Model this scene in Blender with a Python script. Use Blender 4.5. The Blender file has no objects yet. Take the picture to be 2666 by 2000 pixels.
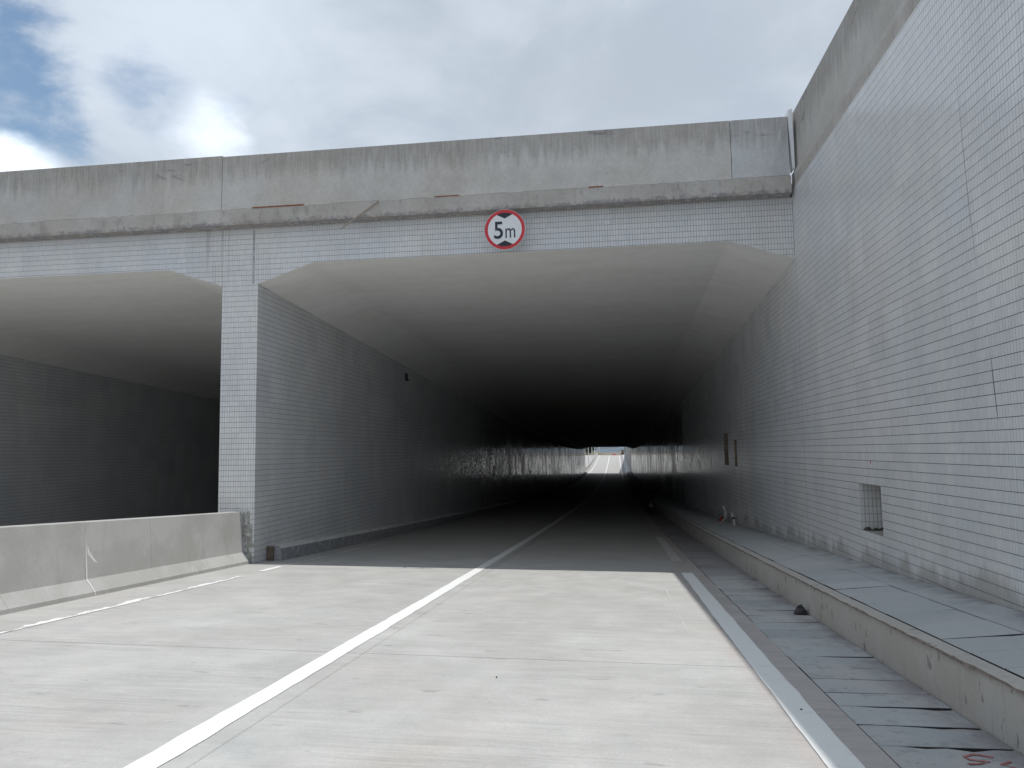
import bpy, math, random
import numpy as np
from mathutils import Vector, Matrix
random.seed(7); RNG = np.random.default_rng(7)
scene = bpy.context.scene
COL = scene.collection

# ---------------------------------------------------------------- camera
YAW, PITCH, ROLL, FPX = 0.1354, 0.0889, -0.0149, 1962.08
CAM = Vector((0.0, -13.5784, 2.0246))
fwd = Vector((-math.sin(YAW)*math.cos(PITCH), math.cos(YAW)*math.cos(PITCH), math.sin(PITCH)))
right = Vector((math.cos(YAW), math.sin(YAW), 0)); up = right.cross(fwd)
cr = right*math.cos(ROLL) + up*math.sin(ROLL); cu = -right*math.sin(ROLL) + up*math.cos(ROLL)
cd = bpy.data.cameras.new('camera'); cam = bpy.data.objects.new('camera', cd); COL.objects.link(cam)
cd.sensor_width = 36.0; cd.lens = FPX/2666.0*36.0; cd.clip_start = 0.05; cd.clip_end = 6000
cam.matrix_world = Matrix(((cr.x, cu.x, -fwd.x, CAM.x), (cr.y, cu.y, -fwd.y, CAM.y), (cr.z, cu.z, -fwd.z, CAM.z), (0, 0, 0, 1)))
scene.camera = cam

# ---------------------------------------------------------------- node helpers
class NT:
    def __init__(self, tree): self.t = tree
    def sock(self, s, v):
        if isinstance(v, bpy.types.NodeSocket): self.t.links.new(v, s)
        elif v is not None:
            if s.type == 'RGBA' and len(v) == 3: v = (*v, 1)
            s.default_value = v
    def n(self, typ, ins=None, **props):
        nd = self.t.nodes.new(typ)
        for k, v in props.items(): setattr(nd, k, v)
        for k, v in (ins or {}).items(): self.sock(nd.inputs[k], v)
        return nd
    def m(self, op, a, b=None, c=None, clamp=False):
        nd = self.n('ShaderNodeMath', operation=op, use_clamp=clamp)
        for i, v in enumerate((a, b, c)):
            if v is not None: self.sock(nd.inputs[i], v)
        return nd.outputs[0]
    def vm(self, op, a, b=None, out=0):
        nd = self.n('ShaderNodeVectorMath', operation=op)
        self.sock(nd.inputs[0], a)
        if b is not None: self.sock(nd.inputs[1], b)
        return nd.outputs[out]
    def noise(self, vec, scale=1.0, detail=3.0, rough=0.5, dist=0.0):
        nd = self.n('ShaderNodeTexNoise', {'Vector': vec, 'Scale': scale, 'Detail': detail, 'Roughness': rough, 'Distortion': dist})
        return nd.outputs['Fac']
    def mr(self, f, a, b, c=0.0, d=1.0, smooth=False):
        nd = self.n('ShaderNodeMapRange', {'Value': f, 'From Min': a, 'From Max': b, 'To Min': c, 'To Max': d})
        if smooth: nd.interpolation_type = 'SMOOTHSTEP'
        return nd.outputs[0]
    def mix(self, f, a, b, blend='MIX'):
        nd = self.n('ShaderNodeMix', data_type='RGBA', blend_type=blend)
        self.sock(nd.inputs[0], f); self.sock(nd.inputs[6], a); self.sock(nd.inputs[7], b)
        return nd.outputs[2]
    def scalec(self, c, f): return self.vm('MULTIPLY', c, self.comb(f, f, f))
    def comb(self, x, y, z):
        return self.n('ShaderNodeCombineXYZ', {0: x, 1: y, 2: z}).outputs[0]
    def pos(self):
        g = self.n('ShaderNodeNewGeometry'); return g.outputs['Position']
    def sep(self, v):
        s = self.n('ShaderNodeSeparateXYZ', {0: v}); return s.outputs[0], s.outputs[1], s.outputs[2]
    def bump(self, h, strength=0.3, dist=0.01, normal=None):
        nd = self.n('ShaderNodeBump', {'Height': h, 'Strength': strength, 'Distance': dist})
        if normal is not None: self.sock(nd.inputs['Normal'], normal)
        return nd.outputs[0]

# ---------------------------------------------------------------- world: broken cloud over a blue sky
SUN_T = Vector((-0.2935, 0.022, -1.0)).normalized()          # travel direction of the sunlight
world = bpy.data.worlds.new('World'); scene.world = world; world.use_nodes = True
wt = world.node_tree; wt.nodes.clear(); W = NT(wt)
tc = W.n('ShaderNodeTexCoord').outputs['Generated']
dirv = W.vm('NORMALIZE', tc)
sky = W.n('ShaderNodeTexSky', sky_type='NISHITA', sun_disc=False)
sky.sun_elevation = math.asin(-SUN_T.z); sky.sun_rotation = math.atan2(-SUN_T.x, -SUN_T.y)
sky.air_density = 1.3; sky.dust_density = 1.0; sky.ozone_density = 1.5
dz = W.sep(dirv)[2]
cp = W.vm('MULTIPLY', dirv, (1.0, 1.0, 1.9))
n_big = W.noise(W.vm('ADD', cp, (3.1, 0.4, 0.0)), 1.6, 5.0, 0.55, 0.3)
n_mid = W.noise(W.vm('ADD', cp, (0.7, 5.2, 1.0)), 5.0, 7.0, 0.58, 0.4)
n_fin = W.noise(cp, 17.0, 6.0, 0.6, 0.2)
def near(d, r0, r1, amp, sc=(1, 1, 1)):
    """1 inside a patch of sky about direction d, ragged edge from the cloud noise"""
    dl = W.vm('LENGTH', W.vm('MULTIPLY', W.vm('SUBTRACT', dirv, d), sc), out=1)
    dl = W.m('ADD', dl, W.m('MULTIPLY', W.m('SUBTRACT', n_mid, 0.5), amp))
    dl = W.m('ADD', dl, W.m('MULTIPLY', W.m('SUBTRACT', n_fin, 0.5), amp*0.45))
    return W.mr(dl, r0, r1, 1.0, 0.0, True)
gap = near((-0.640, 0.675, 0.372), 0.055, 0.115, 0.15, (1.0, 1.0, 0.75))
gap2 = W.m('MULTIPLY', near((-0.515, 0.747, 0.412), 0.010, 0.060, 0.10), 0.62)
far_gap = W.mr(n_big, 0.34, 0.26, 0.0, 1.0, True)
gaps = W.m('MAXIMUM', W.m('MAXIMUM', gap, gap2), far_gap)
veil = W.mr(n_fin, 0.40, 0.75, 0.0, 0.45, True)
gaps = W.m('MULTIPLY', gaps, W.m('SUBTRACT', 1.0, veil))
g_soft = W.mr(n_mid, 0.30, 0.72, 0.0, 1.0, True)
cloud = W.mix(g_soft, (3.85, 4.4, 5.15), (5.1, 5.65, 6.4))
cloud = W.mix(W.mr(n_big, 0.35, 0.65, 0.0, 0.55, True), cloud, (3.9, 4.35, 4.95))
light_side = W.mr(W.vm('LENGTH', W.vm('SUBTRACT', dirv, (-0.47, 0.74, 0.49)), out=1), 0.0, 0.26, 0.55, 0.0, True)
cloud = W.mix(light_side, cloud, (6.3, 7.0, 7.9))
white = W.m('MAXIMUM', near((-0.650, 0.700, 0.262), 0.076, 0.098, 0.05), W.m('MULTIPLY', near((-0.462, 0.802, 0.372), 0.000, 0.060, 0.14), 0.8))
blue = W.vm('MULTIPLY', sky.outputs[0], (1.0, 1.02, 1.0))
col = W.mix(gaps, cloud, blue)
col = W.mix(white, col, (8.2, 9.0, 9.9))
bg = W.n('ShaderNodeBackground', {'Color': col, 'Strength': 0.099})
wo = W.n('ShaderNodeOutputWorld'); wt.links.new(bg.outputs[0], wo.inputs[0])

# ---------------------------------------------------------------- sun and exposure
sd = bpy.data.lights.new('sun', 'SUN'); sd.energy = 2.42; sd.angle = math.radians(0.53); sd.color = (1.0, 0.968, 0.925)
so = bpy.data.objects.new('sun', sd); COL.objects.link(so); so.location = (20, -5, 60)
so.rotation_euler = SUN_T.to_track_quat('-Z', 'Y').to_euler()
scene.view_settings.view_transform = 'Standard'; scene.view_settings.look = 'None'
scene.view_settings.exposure = 0.40; scene.view_settings.gamma = 1.0; scene.view_settings.use_curve_mapping = False
scene.render.engine = 'CYCLES'
scene.cycles.use_denoising = True; scene.cycles.use_adaptive_sampling = False
scene.cycles.max_bounces = 10; scene.cycles.diffuse_bounces = 7; scene.cycles.glossy_bounces = 4
scene.cycles.caustics_reflective = False; scene.cycles.caustics_refractive = False
scene.cycles.sample_clamp_indirect = 4.0

# ---------------------------------------------------------------- materials
TP_U, TP_V = 0.0495, 0.1020        # tile pitch across, up
def material(name, fn, rough=0.8, spec=0.4):
    mt = bpy.data.materials.new(name); mt.use_nodes = True
    nt = mt.node_tree; N = NT(nt)
    b = nt.nodes['Principled BSDF']
    b.inputs['Roughness'].default_value = rough
    b.inputs['Specular IOR Level'].default_value = spec
    fn(N, b)
    return mt
def plain(name, c, rough=0.6, metal=0.0, var=0.12, scale=8.0, spec=0.4):
    def fn(N, b):
        p = N.pos()
        f = N.mr(N.noise(p, scale, 4.0, 0.6), 0.3, 0.7, 1.0-var, 1.0+var)
        N.sock(b.inputs['Base Color'], N.scalec(c, f)); b.inputs['Metallic'].default_value = metal
        N.sock(b.inputs['Normal'], N.bump(N.noise(p, scale*8, 3.0), 0.08, 0.004))
    return material(name, fn, rough, spec)

def f_road(N, b):
    p = N.pos()
    big = N.noise(p, 0.55, 4.0, 0.6); mid = N.noise(p, 2.3, 5.0, 0.6)
    bands = N.noise(N.vm('MULTIPLY', p, (0.95, 6.5, 1.0)), 1.0, 5.0, 0.65, 0.8)
    bands2 = N.noise(N.vm('MULTIPLY', p, (1.1, 17.0, 1.0)), 1.0, 3.0, 0.6, 0.3)
    broom = N.noise(N.vm('MULTIPLY', p, (1.5, 62.0, 1.0)), 1.0, 2.0, 0.55)
    bmask = N.mr(N.noise(p, 0.9, 3.0, 0.5), 0.40, 0.60, 0.10, 1.0, True)
    c = N.mix(N.mr(big, 0.38, 0.66, 0, 1, True), (0.443, 0.441, 0.427), (0.474, 0.477, 0.464))
    c = N.mix(N.mr(N.noise(N.vm('ADD', p, (9, 4, 0)), 0.7, 5.0, 0.62), 0.52, 0.72, 0, 0.38, True), c, (0.50, 0.445, 0.41))
    c = N.mix(N.mr(N.noise(N.vm('ADD', p, (2, 14, 0)), 1.1, 4.0, 0.6), 0.58, 0.74, 0, 0.35, True), c, (0.37, 0.395, 0.405))
    v = N.m('MULTIPLY', N.mr(mid, 0.3, 0.7, 0.905, 1.07), N.mr(bands, 0.32, 0.68, 0.945, 1.035))
    v = N.m('MULTIPLY', v, N.mr(bands2, 0.32, 0.68, 0.97, 1.025))
    bl = N.m('MULTIPLY', N.mr(broom, 0.36, 0.56, 0.14, 0.0), bmask)
    v = N.m('MULTIPLY', v, N.m('SUBTRACT', 1.0, bl))
    spots = N.mr(N.noise(N.vm('MULTIPLY', p, (1.0, 2.4, 1.0)), 3.2, 3.0, 0.5), 0.66, 0.74, 0, 0.24, True)
    v = N.m('MULTIPLY', v, N.m('SUBTRACT', 1.0, spots))
    grit = N.m('MULTIPLY', N.mr(N.noise(p, 110.0, 2.0, 0.6), 0.3, 0.7, 0.93, 1.06), N.mr(N.noise(p, 38.0, 3.0, 0.6), 0.3, 0.7, 0.95, 1.04))
    v = N.m('MULTIPLY', v, grit)
    # thin dirt film where tyres and mud leave the tunnel mouth
    y = N.sep(p)[1]
    mud = N.m('MULTIPLY', N.mr(y, -0.2, 3.0, 0, 1, True), N.mr(mid, 0.35, 0.6, 0.35, 0.75))
    c = N.mix(mud, c, (0.385, 0.37, 0.35))
    edge = N.m('MULTIPLY', N.mr(N.m('ADD', N.sep(p)[0], N.m('MULTIPLY', N.m('SUBTRACT', mid, 0.5), 0.3)), 0.88, 1.04, 0, 1, True), 0.38)
    c = N.mix(edge, c, (0.445, 0.375, 0.36))   # reddish cement of the edge pour
    N.sock(b.inputs['Base Color'], N.scalec(c, v))
    h = N.m('ADD', N.m('MULTIPLY', broom, bmask), N.m('MULTIPLY', N.noise(p, 120.0, 2.0), 0.5))
    N.sock(b.inputs['Normal'], N.bump(h, 0.25, 0.004))
M_ROAD = material('road_concrete', f_road, 0.72, 0.35)

def f_gutter(N, b):
    p = N.pos()
    big = N.noise(p, 1.4, 5.0, 0.6); mid = N.noise(p, 7.0, 5.0, 0.62)
    c = N.mix(N.mr(big, 0.4, 0.62, 0, 1, True), (0.41, 0.43, 0.44), (0.46, 0.465, 0.46))
    c = N.mix(N.mr(mid, 0.54, 0.66, 0, 0.65, True), c, (0.29, 0.30, 0.305))
    oi = N.n('ShaderNodeObjectInfo').outputs['Random']
    v = N.m('MULTIPLY', N.mr(oi, 0, 1, 0.92, 1.07), N.mr(N.noise(p, 60.0, 3.0, 0.6), 0.3, 0.7, 0.93, 1.06))
    specks = N.mr(N.noise(N.vm('MULTIPLY', p, (1, 1.8, 1)), 26.0, 2.0, 0.5), 0.70, 0.74, 0, 0.5)
    v = N.m('MULTIPLY', v, N.m('SUBTRACT', 1.0, specks))
    # dried purple-brown mud along the kerb foot
    x, y, z = N.sep(p)
    mud = N.m('MULTIPLY', N.mr(x, 1.80, 2.17, 0, 1, True), N.mr(N.noise(N.vm('MULTIPLY', p, (1, 0.7, 1)), 2.6, 4.0, 0.6), 0.38, 0.60, 0, 0.9, True))
    mud = N.m('MAXIMUM', mud, N.m('MULTIPLY', N.mr(y, -1.5, 1.5, 0, 1, True), N.mr(big, 0.3, 0.6, 0.5, 0.9)))
    c = N.mix(mud, c, (0.265, 0.245, 0.255))
    N.sock(b.inputs['Base Color'], N.scalec(c, v))
    N.sock(b.inputs['Normal'], N.bump(N.noise(p, 45.0, 4.0, 0.6), 0.3, 0.006))
M_GUTTER = material('gutter_concrete', f_gutter, 0.85, 0.3)

def f_walk(N, b):
    p = N.pos()
    big = N.noise(p, 1.1, 5.0, 0.6); mid = N.noise(p, 9.0, 4.0, 0.6)
    c = N.mix(N.mr(big, 0.4, 0.62, 0, 1, True), (0.425, 0.445, 0.455), (0.47, 0.48, 0.48))
    c = N.mix(N.mr(mid, 0.60, 0.72, 0, 0.3, True), c, (0.31, 0.32, 0.325))
    oi = N.n('ShaderNodeObjectInfo').outputs['Random']
    x, y, z = N.sep(p)
    dirt = N.m('MULTIPLY', N.mr(x, 2.86, 3.20, 0, 1, True), N.mr(N.noise(p, 3.0, 5.0, 0.65), 0.42, 0.60, 0, 0.75, True))
    c = N.mix(dirt, c, (0.23, 0.235, 0.235))
    v = N.m('MULTIPLY', N.mr(oi, 0, 1, 0.95, 1.05), N.mr(N.noise(p, 70.0, 3.0, 0.6), 0.3, 0.7, 0.95, 1.05))
    specks = N.mr(N.noise(N.vm('MULTIPLY', p, (1, 1.6, 1)), 30.0, 2.0, 0.5), 0.71, 0.74, 0, 0.5)
    v = N.m('MULTIPLY', v, N.m('SUBTRACT', 1.0, specks))
    N.sock(b.inputs['Base Color'], N.scalec(c, v))
    N.sock(b.inputs['Normal'], N.bump(N.noise(p, 55.0, 4.0, 0.6), 0.25, 0.005))
M_WALK = material('walkway_concrete', f_walk, 0.85, 0.3)

def f_kerb(N, b):
    p = N.pos()
    c = N.mix(N.mr(N.noise(p, 1.5, 4.0, 0.6), 0.4, 0.62, 0, 1, True), (0.45, 0.425, 0.385), (0.48, 0.465, 0.435))
    streak = N.noise(N.vm('MULTIPLY', p, (22.0, 22.0, 2.2)), 1.0, 3.0, 0.6)
    c = N.mix(N.mr(streak, 0.52, 0.72, 0, 0.35, True), c, (0.33, 0.32, 0.30))
    chips = N.mr(N.noise(N.vm('MULTIPLY', p, (10.0, 10.0, 5.0)), 1.0, 2.0, 0.45), 0.665, 0.70, 0, 0.7, True)
    c = N.mix(chips, c, (0.20, 0.195, 0.185))
    v = N.mr(N.noise(p, 50.0, 3.0, 0.6), 0.3, 0.7, 0.94, 1.05)
    N.sock(b.inputs['Base Color'], N.scalec(c, v))
    h = N.m('SUBTRACT', N.noise(p, 40.0, 4.0, 0.6), N.m('MULTIPLY', chips, 1.5))
    N.sock(b.inputs['Normal'], N.bump(h, 0.3, 0.006))
M_KERB = material('kerb_concrete', f_kerb, 0.85, 0.3)

def f_parapet(base1, base2, warm):
    def fn(N, b):
        p = N.pos(); x, y, z = N.sep(p)
        big = N.noise(p, 0.8, 5.0, 0.62)
        c = N.mix(N.mr(big, 0.4, 0.6, 0, 1, True), base1, base2)
        st = N.noise(N.vm('MULTIPLY', p, (7.5, 7.5, 0.55)), 1.0, 4.0, 0.62, 0.2)
        st2 = N.noise(N.vm('MULTIPLY', p, (24.0, 24.0, 1.2)), 1.0, 3.0, 0.6)
        ragged = N.m('ADD', z, N.m('MULTIPLY', N.m('SUBTRACT', st, 0.5), 1.1))
        top = N.m('MULTIPLY', N.mr(ragged, 7.20, 7.62, 0, 1, True), N.mr(st2, 0.3, 0.6, 0.35, 0.85))
        c = N.mix(N.m('MULTIPLY', top, 0.8), c, (0.265, 0.25, 0.23))
        c = N.mix(N.mr(st, 0.60, 0.74, 0, 0.30, True), c, warm)
        # dark blotches of old water marks
        blot = N.mr(N.noise(N.vm('MULTIPLY', p, (0.9, 0.9, 2.6)), 1.3, 5.0, 0.65, 0.6), 0.585, 0.66, 0, 0.6, True)
        blot = N.m('MULTIPLY', blot, N.mr(z, 7.2, 7.5, 0, 1, True))
        c = N.mix(blot, c, (0.17, 0.17, 0.18))
        # lower ledge: black mottled growth at the drip edge and pale lime
        low = N.mr(N.m('ADD', z, N.m('MULTIPLY', N.m('SUBTRACT', N.noise(N.vm('MULTIPLY', p, (9.0, 9.0, 5.0)), 1.0, 5.0, 0.7), 0.5), 0.30)), 6.52, 6.46, 0, 1, True)
        low = N.m('MULTIPLY', low, N.mr(N.noise(p, 9.0, 4.0, 0.6), 0.36, 0.52, 0.25, 1.0, True))
        c = N.mix(N.m('MULTIPLY', low, 0.75), c, (0.15, 0.15, 0.18))
        band = N.m('MULTIPLY', N.mr(z, 6.77, 6.70, 0, 1), N.mr(N.noise(N.vm('MULTIPLY', p, (6.0, 6.0, 2.0)), 1.0, 5.0, 0.7), 0.52, 0.70, 0, 0.55, True))
        c = N.mix(band, c, (0.20, 0.185, 0.165))
        beam = N.m('MULTIPLY', N.mr(z, 6.75, 6.74, 0, 1), N.mr(N.noise(p, 1.7, 4.0, 0.6), 0.35, 0.65, 0.15, 0.6))
        c = N.mix(beam, c, (0.37, 0.335, 0.30))
        v = N.m('MULTIPLY', N.mr(N.noise(p, 22.0, 5.0, 0.65), 0.3, 0.7, 0.92, 1.07), N.mr(N.noise(p, 2.4, 4.0, 0.65), 0.3, 0.7, 0.92, 1.06))
        oi = N.n('ShaderNodeObjectInfo').outputs['Random']
        v = N.m('MULTIPLY', v, N.mr(oi, 0, 1, 0.96, 1.04))
        N.sock(b.inputs['Base Color'], N.scalec(c, v))
        N.sock(b.inputs['Normal'], N.bump(N.noise(p, 30.0, 5.0, 0.65), 0.25, 0.008))
    return fn
M_PARAPET = material('parapet_concrete', f_parapet((0.475, 0.458, 0.428), (0.51, 0.502, 0.485), (0.58, 0.56, 0.51)), 0.85, 0.3)
M_PARAPET_NEW = material('grey_parapet_concrete', f_parapet((0.46, 0.475, 0.485), (0.50, 0.515, 0.525), (0.53, 0.53, 0.52)), 0.85, 0.3)

def f_barrier(N, b):
    p = N.pos()
    c = N.mix(N.mr(N.noise(p, 1.3, 5.0, 0.6), 0.38, 0.62, 0, 1, True), (0.375, 0.375, 0.36), (0.435, 0.435, 0.425))
    lime = N.mr(N.noise(N.vm('MULTIPLY', p, (3, 3.0, 1.6)), 1.2, 6.0, 0.7, 1.2), 0.60, 0.68, 0, 0.32, True)
    c = N.mix(lime, c, (0.58, 0.58, 0.565))
    st = N.mr(N.noise(N.vm('MULTIPLY', p, (5, 5, 0.7)), 1.0, 4.0, 0.6), 0.56, 0.72, 0, 0.3, True)
    c = N.mix(st, c, (0.31, 0.305, 0.295))
    v = N.mr(N.noise(p, 28.0, 4.0, 0.65), 0.3, 0.7, 0.95, 1.05)
    N.sock(b.inputs['Base Color'], N.scalec(c, v))
    N.sock(b.inputs['Normal'], N.bump(N.noise(p, 40.0, 4.0, 0.6), 0.2, 0.005))
M_BARRIER = material('barrier_concrete', f_barrier, 0.85, 0.3)

def tile_tone(N, axis):
    p = N.pos(); x, y, z = N.sep(p)
    u = x if axis == 'x' else y
    cu_, cv_ = N.m('FLOOR', N.m('DIVIDE', u, TP_U)), N.m('FLOOR', N.m('DIVIDE', z, TP_V))
    wn = N.n('ShaderNodeTexWhiteNoise', {'Vector': N.comb(cu_, cv_, 0.0)}, noise_dimensions='3D')
    # sheets of twelve by six tiles laid together share a cast
    sh = N.n('ShaderNodeTexWhiteNoise', {'Vector': N.comb(N.m('FLOOR', N.m('DIVIDE', cu_, 12.0)), N.m('FLOOR', N.m('DIVIDE', cv_, 6.0)), 3.0)}, noise_dimensions='3D')
    return p, u, z, cu_, cv_, wn.outputs[0], (wn.outputs[1], sh.outputs[1]), sh.outputs[0]
def f_tile(axis, grid=False, foot=False, dull=False):
    def fn(N, b):
        p, u, z, cu_, cv_, rnd, rcol, sheet = tile_tone(N, axis)
        c = N.mix(N.mr(N.noise(p, 0.5, 4.0, 0.6), 0.4, 0.62, 0, 1, True), (0.650, 0.668, 0.690), (0.700, 0.705, 0.705))
        v = N.m('MULTIPLY', N.mr(rnd, 0, 1, 0.965, 1.03), N.mr(sheet, 0, 1, 0.95, 1.03))
        lime = N.noise(N.vm('MULTIPLY', p, (2.2, 2.2, 0.18)), 1.0, 3.0, 0.5)
        c = N.mix(N.mr(lime, 0.50, 0.76, 0, 0.42, True), c, (0.76, 0.75, 0.725))
        film = N.noise(N.vm('MULTIPLY', p, (1.6, 1.6, 0.35)), 1.0, 3.0, 0.5)
        c = N.mix(N.mr(film, 0.40, 0.80, 0, 0.16, True), c, (0.45, 0.445, 0.415))
        if foot:
            splash = N.m('SUBTRACT', z, N.m('MULTIPLY', N.noise(N.vm('MULTIPLY', p, (2, 2, 0.6)), 1.0, 5.0, 0.65), 0.9))
            # cement splashes above the walkway, which falls with the road (0.048 per metre)
            splash = N.m('ADD', splash, N.m('MULTIPLY', N.sep(p)[1], 0.048))
            c = N.mix(N.mr(splash, 0.16, -0.06, 0, 0.7, True), c, (0.36, 0.345, 0.315))
        if axis == 'x':
            # rust-grey drips below the parapet joint over the pier
            dr = N.noise(N.vm('MULTIPLY', p, (16.0, 1.0, 0.35)), 1.0, 3.0, 0.55)
            dm = N.m('MULTIPLY', N.mr(N.m('ABSOLUTE', N.m('ADD', u, 7.72)), 0.15, 0.55, 1, 0, True), N.mr(dr, 0.50, 0.62, 0, 0.5, True))
            dm = N.m('MULTIPLY', dm, N.mr(z, 5.2, 5.5, 0, 1, True))
            c = N.mix(dm, c, (0.40, 0.38, 0.41))
        rough = N.mr(N.noise(p, 2.0, 4.0, 0.6), 0.3, 0.7, 0.19, 0.25)
        if grid:
            fu, fv = N.m('FRACT', N.m('DIVIDE', u, TP_U)), N.m('FRACT', N.m('DIVIDE', z, TP_V))
            eu = N.m('ABSOLUTE', N.m('SUBTRACT', fu, 0.5)); ev = N.m('ABSOLUTE', N.m('SUBTRACT', fv, 0.5))
            g = N.m('MAXIMUM', N.mr(eu, 0.46, 0.475), N.mr(ev, 0.465, 0.48))
            c = N.mix(g, c, (0.11, 0.115, 0.125))
            if dull: grid_gloss = False
            else: grid_gloss = True
            seep = N.noise(N.vm('MULTIPLY', p, (1.0, 0.42, 0.22)), 1.0, 6.0, 0.7, 0.4)
            rough = N.mr(seep, 0.46, 0.60, 0.10, 0.26) if grid_gloss else 0.26
            c = N.mix(N.mr(seep, 0.48, 0.66, 0, 0.1 if dull else 0.35, True), c, (0.34, 0.33, 0.315))
        geo = N.n('ShaderNodeNewGeometry').outputs['Normal']
        amp = (0.0, 0.17, 0.014) if grid and not dull else (0.012, 0.012, 0.012)
        if axis == 'y' and not grid:
            # glaze is duller near the open mouth, cleaner and glossier deep inside
            t = N.mr(N.sep(p)[1], 3.0, 24.0, 0, 1, True)
            rough = N.m('ADD', N.m('MULTIPLY', rough, N.m('SUBTRACT', 1.0, t)), N.m('MULTIPLY', t, 0.13))
            amp = N.comb(0.0, N.mr(t, 0, 1, 0.012, 0.17), 0.013)
        wob = N.vm('MULTIPLY', N.vm('SUBTRACT', rcol[0], (0.5, 0.5, 0.5)), amp)
        if grid and not dull: wob = N.vm('ADD', wob, N.vm('MULTIPLY', N.vm('SUBTRACT', rcol[1], (0.5, 0.5, 0.5)), (0.0, 0.06, 0.006)))
        if grid and not dull: wob = N.vm('ADD', wob, N.comb(0.0, N.m('MULTIPLY', N.m('SUBTRACT', N.noise(N.vm('MULTIPLY', p, (1.0, 0.8, 0.3)), 1.0, 4.0, 0.7), 0.5), 0.05), 0.0))
        N.sock(b.inputs['Normal'], N.vm('NORMALIZE', N.vm('ADD', geo, wob)))
        N.sock(b.inputs['Roughness'], rough)
        N.sock(b.inputs['Base Color'], N.scalec(c, v))
    return fn
M_TILE_Y = material('glazed_tile_side', f_tile('y', False, True), 0.3, 0.5)
M_TILE_P = material('glazed_tile_pier', f_tile('y'), 0.3, 0.5)
M_TILE_X = material('glazed_tile_front', f_tile('x'), 0.3, 0.5)
M_TILE_FAR = material('glazed_tile_wall', f_tile('y', True), 0.3, 0.5)
M_TILE_DULL = material('dull_tile_wall', f_tile('y', True, False, True), 0.3, 0.5)
M_GROUT = plain('grout', (0.155, 0.165, 0.18), 0.95, var=0.35, scale=6.0)
M_MORTAR = plain('mortar', (0.40, 0.40, 0.375), 0.95, var=0.3, scale=14.0)
def f_ceil(N, b):
    p = N.pos()
    c = N.mix(N.mr(N.noise(p, 0.5, 4.0, 0.6), 0.4, 0.62, 0, 1, True), (0.865, 0.85, 0.815), (0.89, 0.878, 0.85))
    ln = N.noise(N.vm('MULTIPLY', p, (0.25, 3.2, 0.25)), 1.0, 4.0, 0.6, 0.3)
    v = N.m('MULTIPLY', N.mr(ln, 0.3, 0.7, 0.96, 1.03), N.mr(N.noise(p, 3.0, 4.0, 0.6), 0.3, 0.7, 0.97, 1.03))
    N.sock(b.inputs['Base Color'], N.scalec(c, v))
    N.sock(b.inputs['Normal'], N.bump(ln, 0.10, 0.03))
M_CEIL = material('ceiling_paint', f_ceil, 0.75, 0.3)
def f_line(fade, amt):
    def fn(N, b):
        p = N.pos(); y = N.sep(p)[1]
        w = N.noise(N.vm('MULTIPLY', p, (9.0, 2.2, 1.0)), 1.0, 6.0, 0.7, 0.5)
        wear = N.mr(w, amt, amt+0.06, 0, 1, True)
        grime = N.m('MULTIPLY', N.mr(y, -0.6, 0.8, 0, 1, True), N.mr(y, 14.0, 3.0, 0.45, 1, True))
        grime = N.m('MULTIPLY', grime, fade)
        sc = N.mr(N.noise(N.vm('MULTIPLY', p, (3.0, 6.0, 1.0)), 1.0, 5.0, 0.65), 0.60, 0.68, 0, 0.35, True)
        c = N.mix(sc, (0.80, 0.81, 0.80), (0.62, 0.62, 0.60))
        c = N.mix(N.m('MAXIMUM', wear, grime), c, (0.43, 0.42, 0.405))
        N.sock(b.inputs['Base Color'], c)
        N.sock(b.inputs['Normal'], N.bump(N.noise(p, 130.0, 2.0), 0.2, 0.003))
    return fn
M_LINE = material('line_paint', f_line(0.25, 0.70), 0.6, 0.4)
M_LINE_MUD = material('muddy_line_paint', f_line(0.8, 0.74), 0.6, 0.4)
M_LINE_WORN = material('worn_line_paint', f_line(0.3, 0.50), 0.6, 0.4)
M_STEEL = plain('galvanised_steel', (0.62, 0.65, 0.68), 0.42, 0.85, 0.08, 14.0)
M_RUST = plain('rust', (0.23, 0.085, 0.04), 0.9, 0.0, 0.5, 30.0)
M_SOIL = plain('bare_soil', (0.19, 0.155, 0.115), 0.95, 0.0, 0.3, 2.0)
M_DARK = plain('dark_soil', (0.06, 0.055, 0.05), 0.95, 0.0, 0.3, 10.0)
M_JOINT = plain('joint_dirt', (0.05, 0.047, 0.045), 0.95, 0.0, 0.3, 20.0)
M_ARRIS = plain('broken_arris', (0.235, 0.20, 0.175), 0.95, 0.0, 0.35, 12.0)
M_BLACK = plain('black_plastic', (0.02, 0.02, 0.022), 0.45)
M_RUBBER = plain('rubber', (0.018, 0.018, 0.018), 0.85)
M_RED = plain('sign_red', (0.55, 0.035, 0.045), 0.4, var=0.06)
M_WHITE = plain('sign_white', (0.74, 0.76, 0.78), 0.4, var=0.03)
M_NAVY = plain('sign_black', (0.022, 0.026, 0.038), 0.45, var=0.1)
M_PVC = plain('white_pvc', (0.58, 0.55, 0.52), 0.5, var=0.25, scale=20.0)
M_WOOD = plain('grey_wood', (0.30, 0.255, 0.215), 0.85, var=0.3, scale=40.0)
M_REDPAINT = plain('red_spray', (0.40, 0.15, 0.145), 0.8, var=0.4, scale=30.0)
M_CHALK = plain('chalk', (0.58, 0.58, 0.565), 0.95, var=0.2, scale=40.0)
M_BARK = plain('bark', (0.10, 0.08, 0.06), 0.95, var=0.3, scale=10.0)
M_LEAF = plain('leaf', (0.045, 0.085, 0.03), 0.6, var=0.5, scale=1.6)
M_LEAF2 = plain('dark_leaf', (0.03, 0.065, 0.035), 0.6, var=0.5, scale=1.6)
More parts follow.
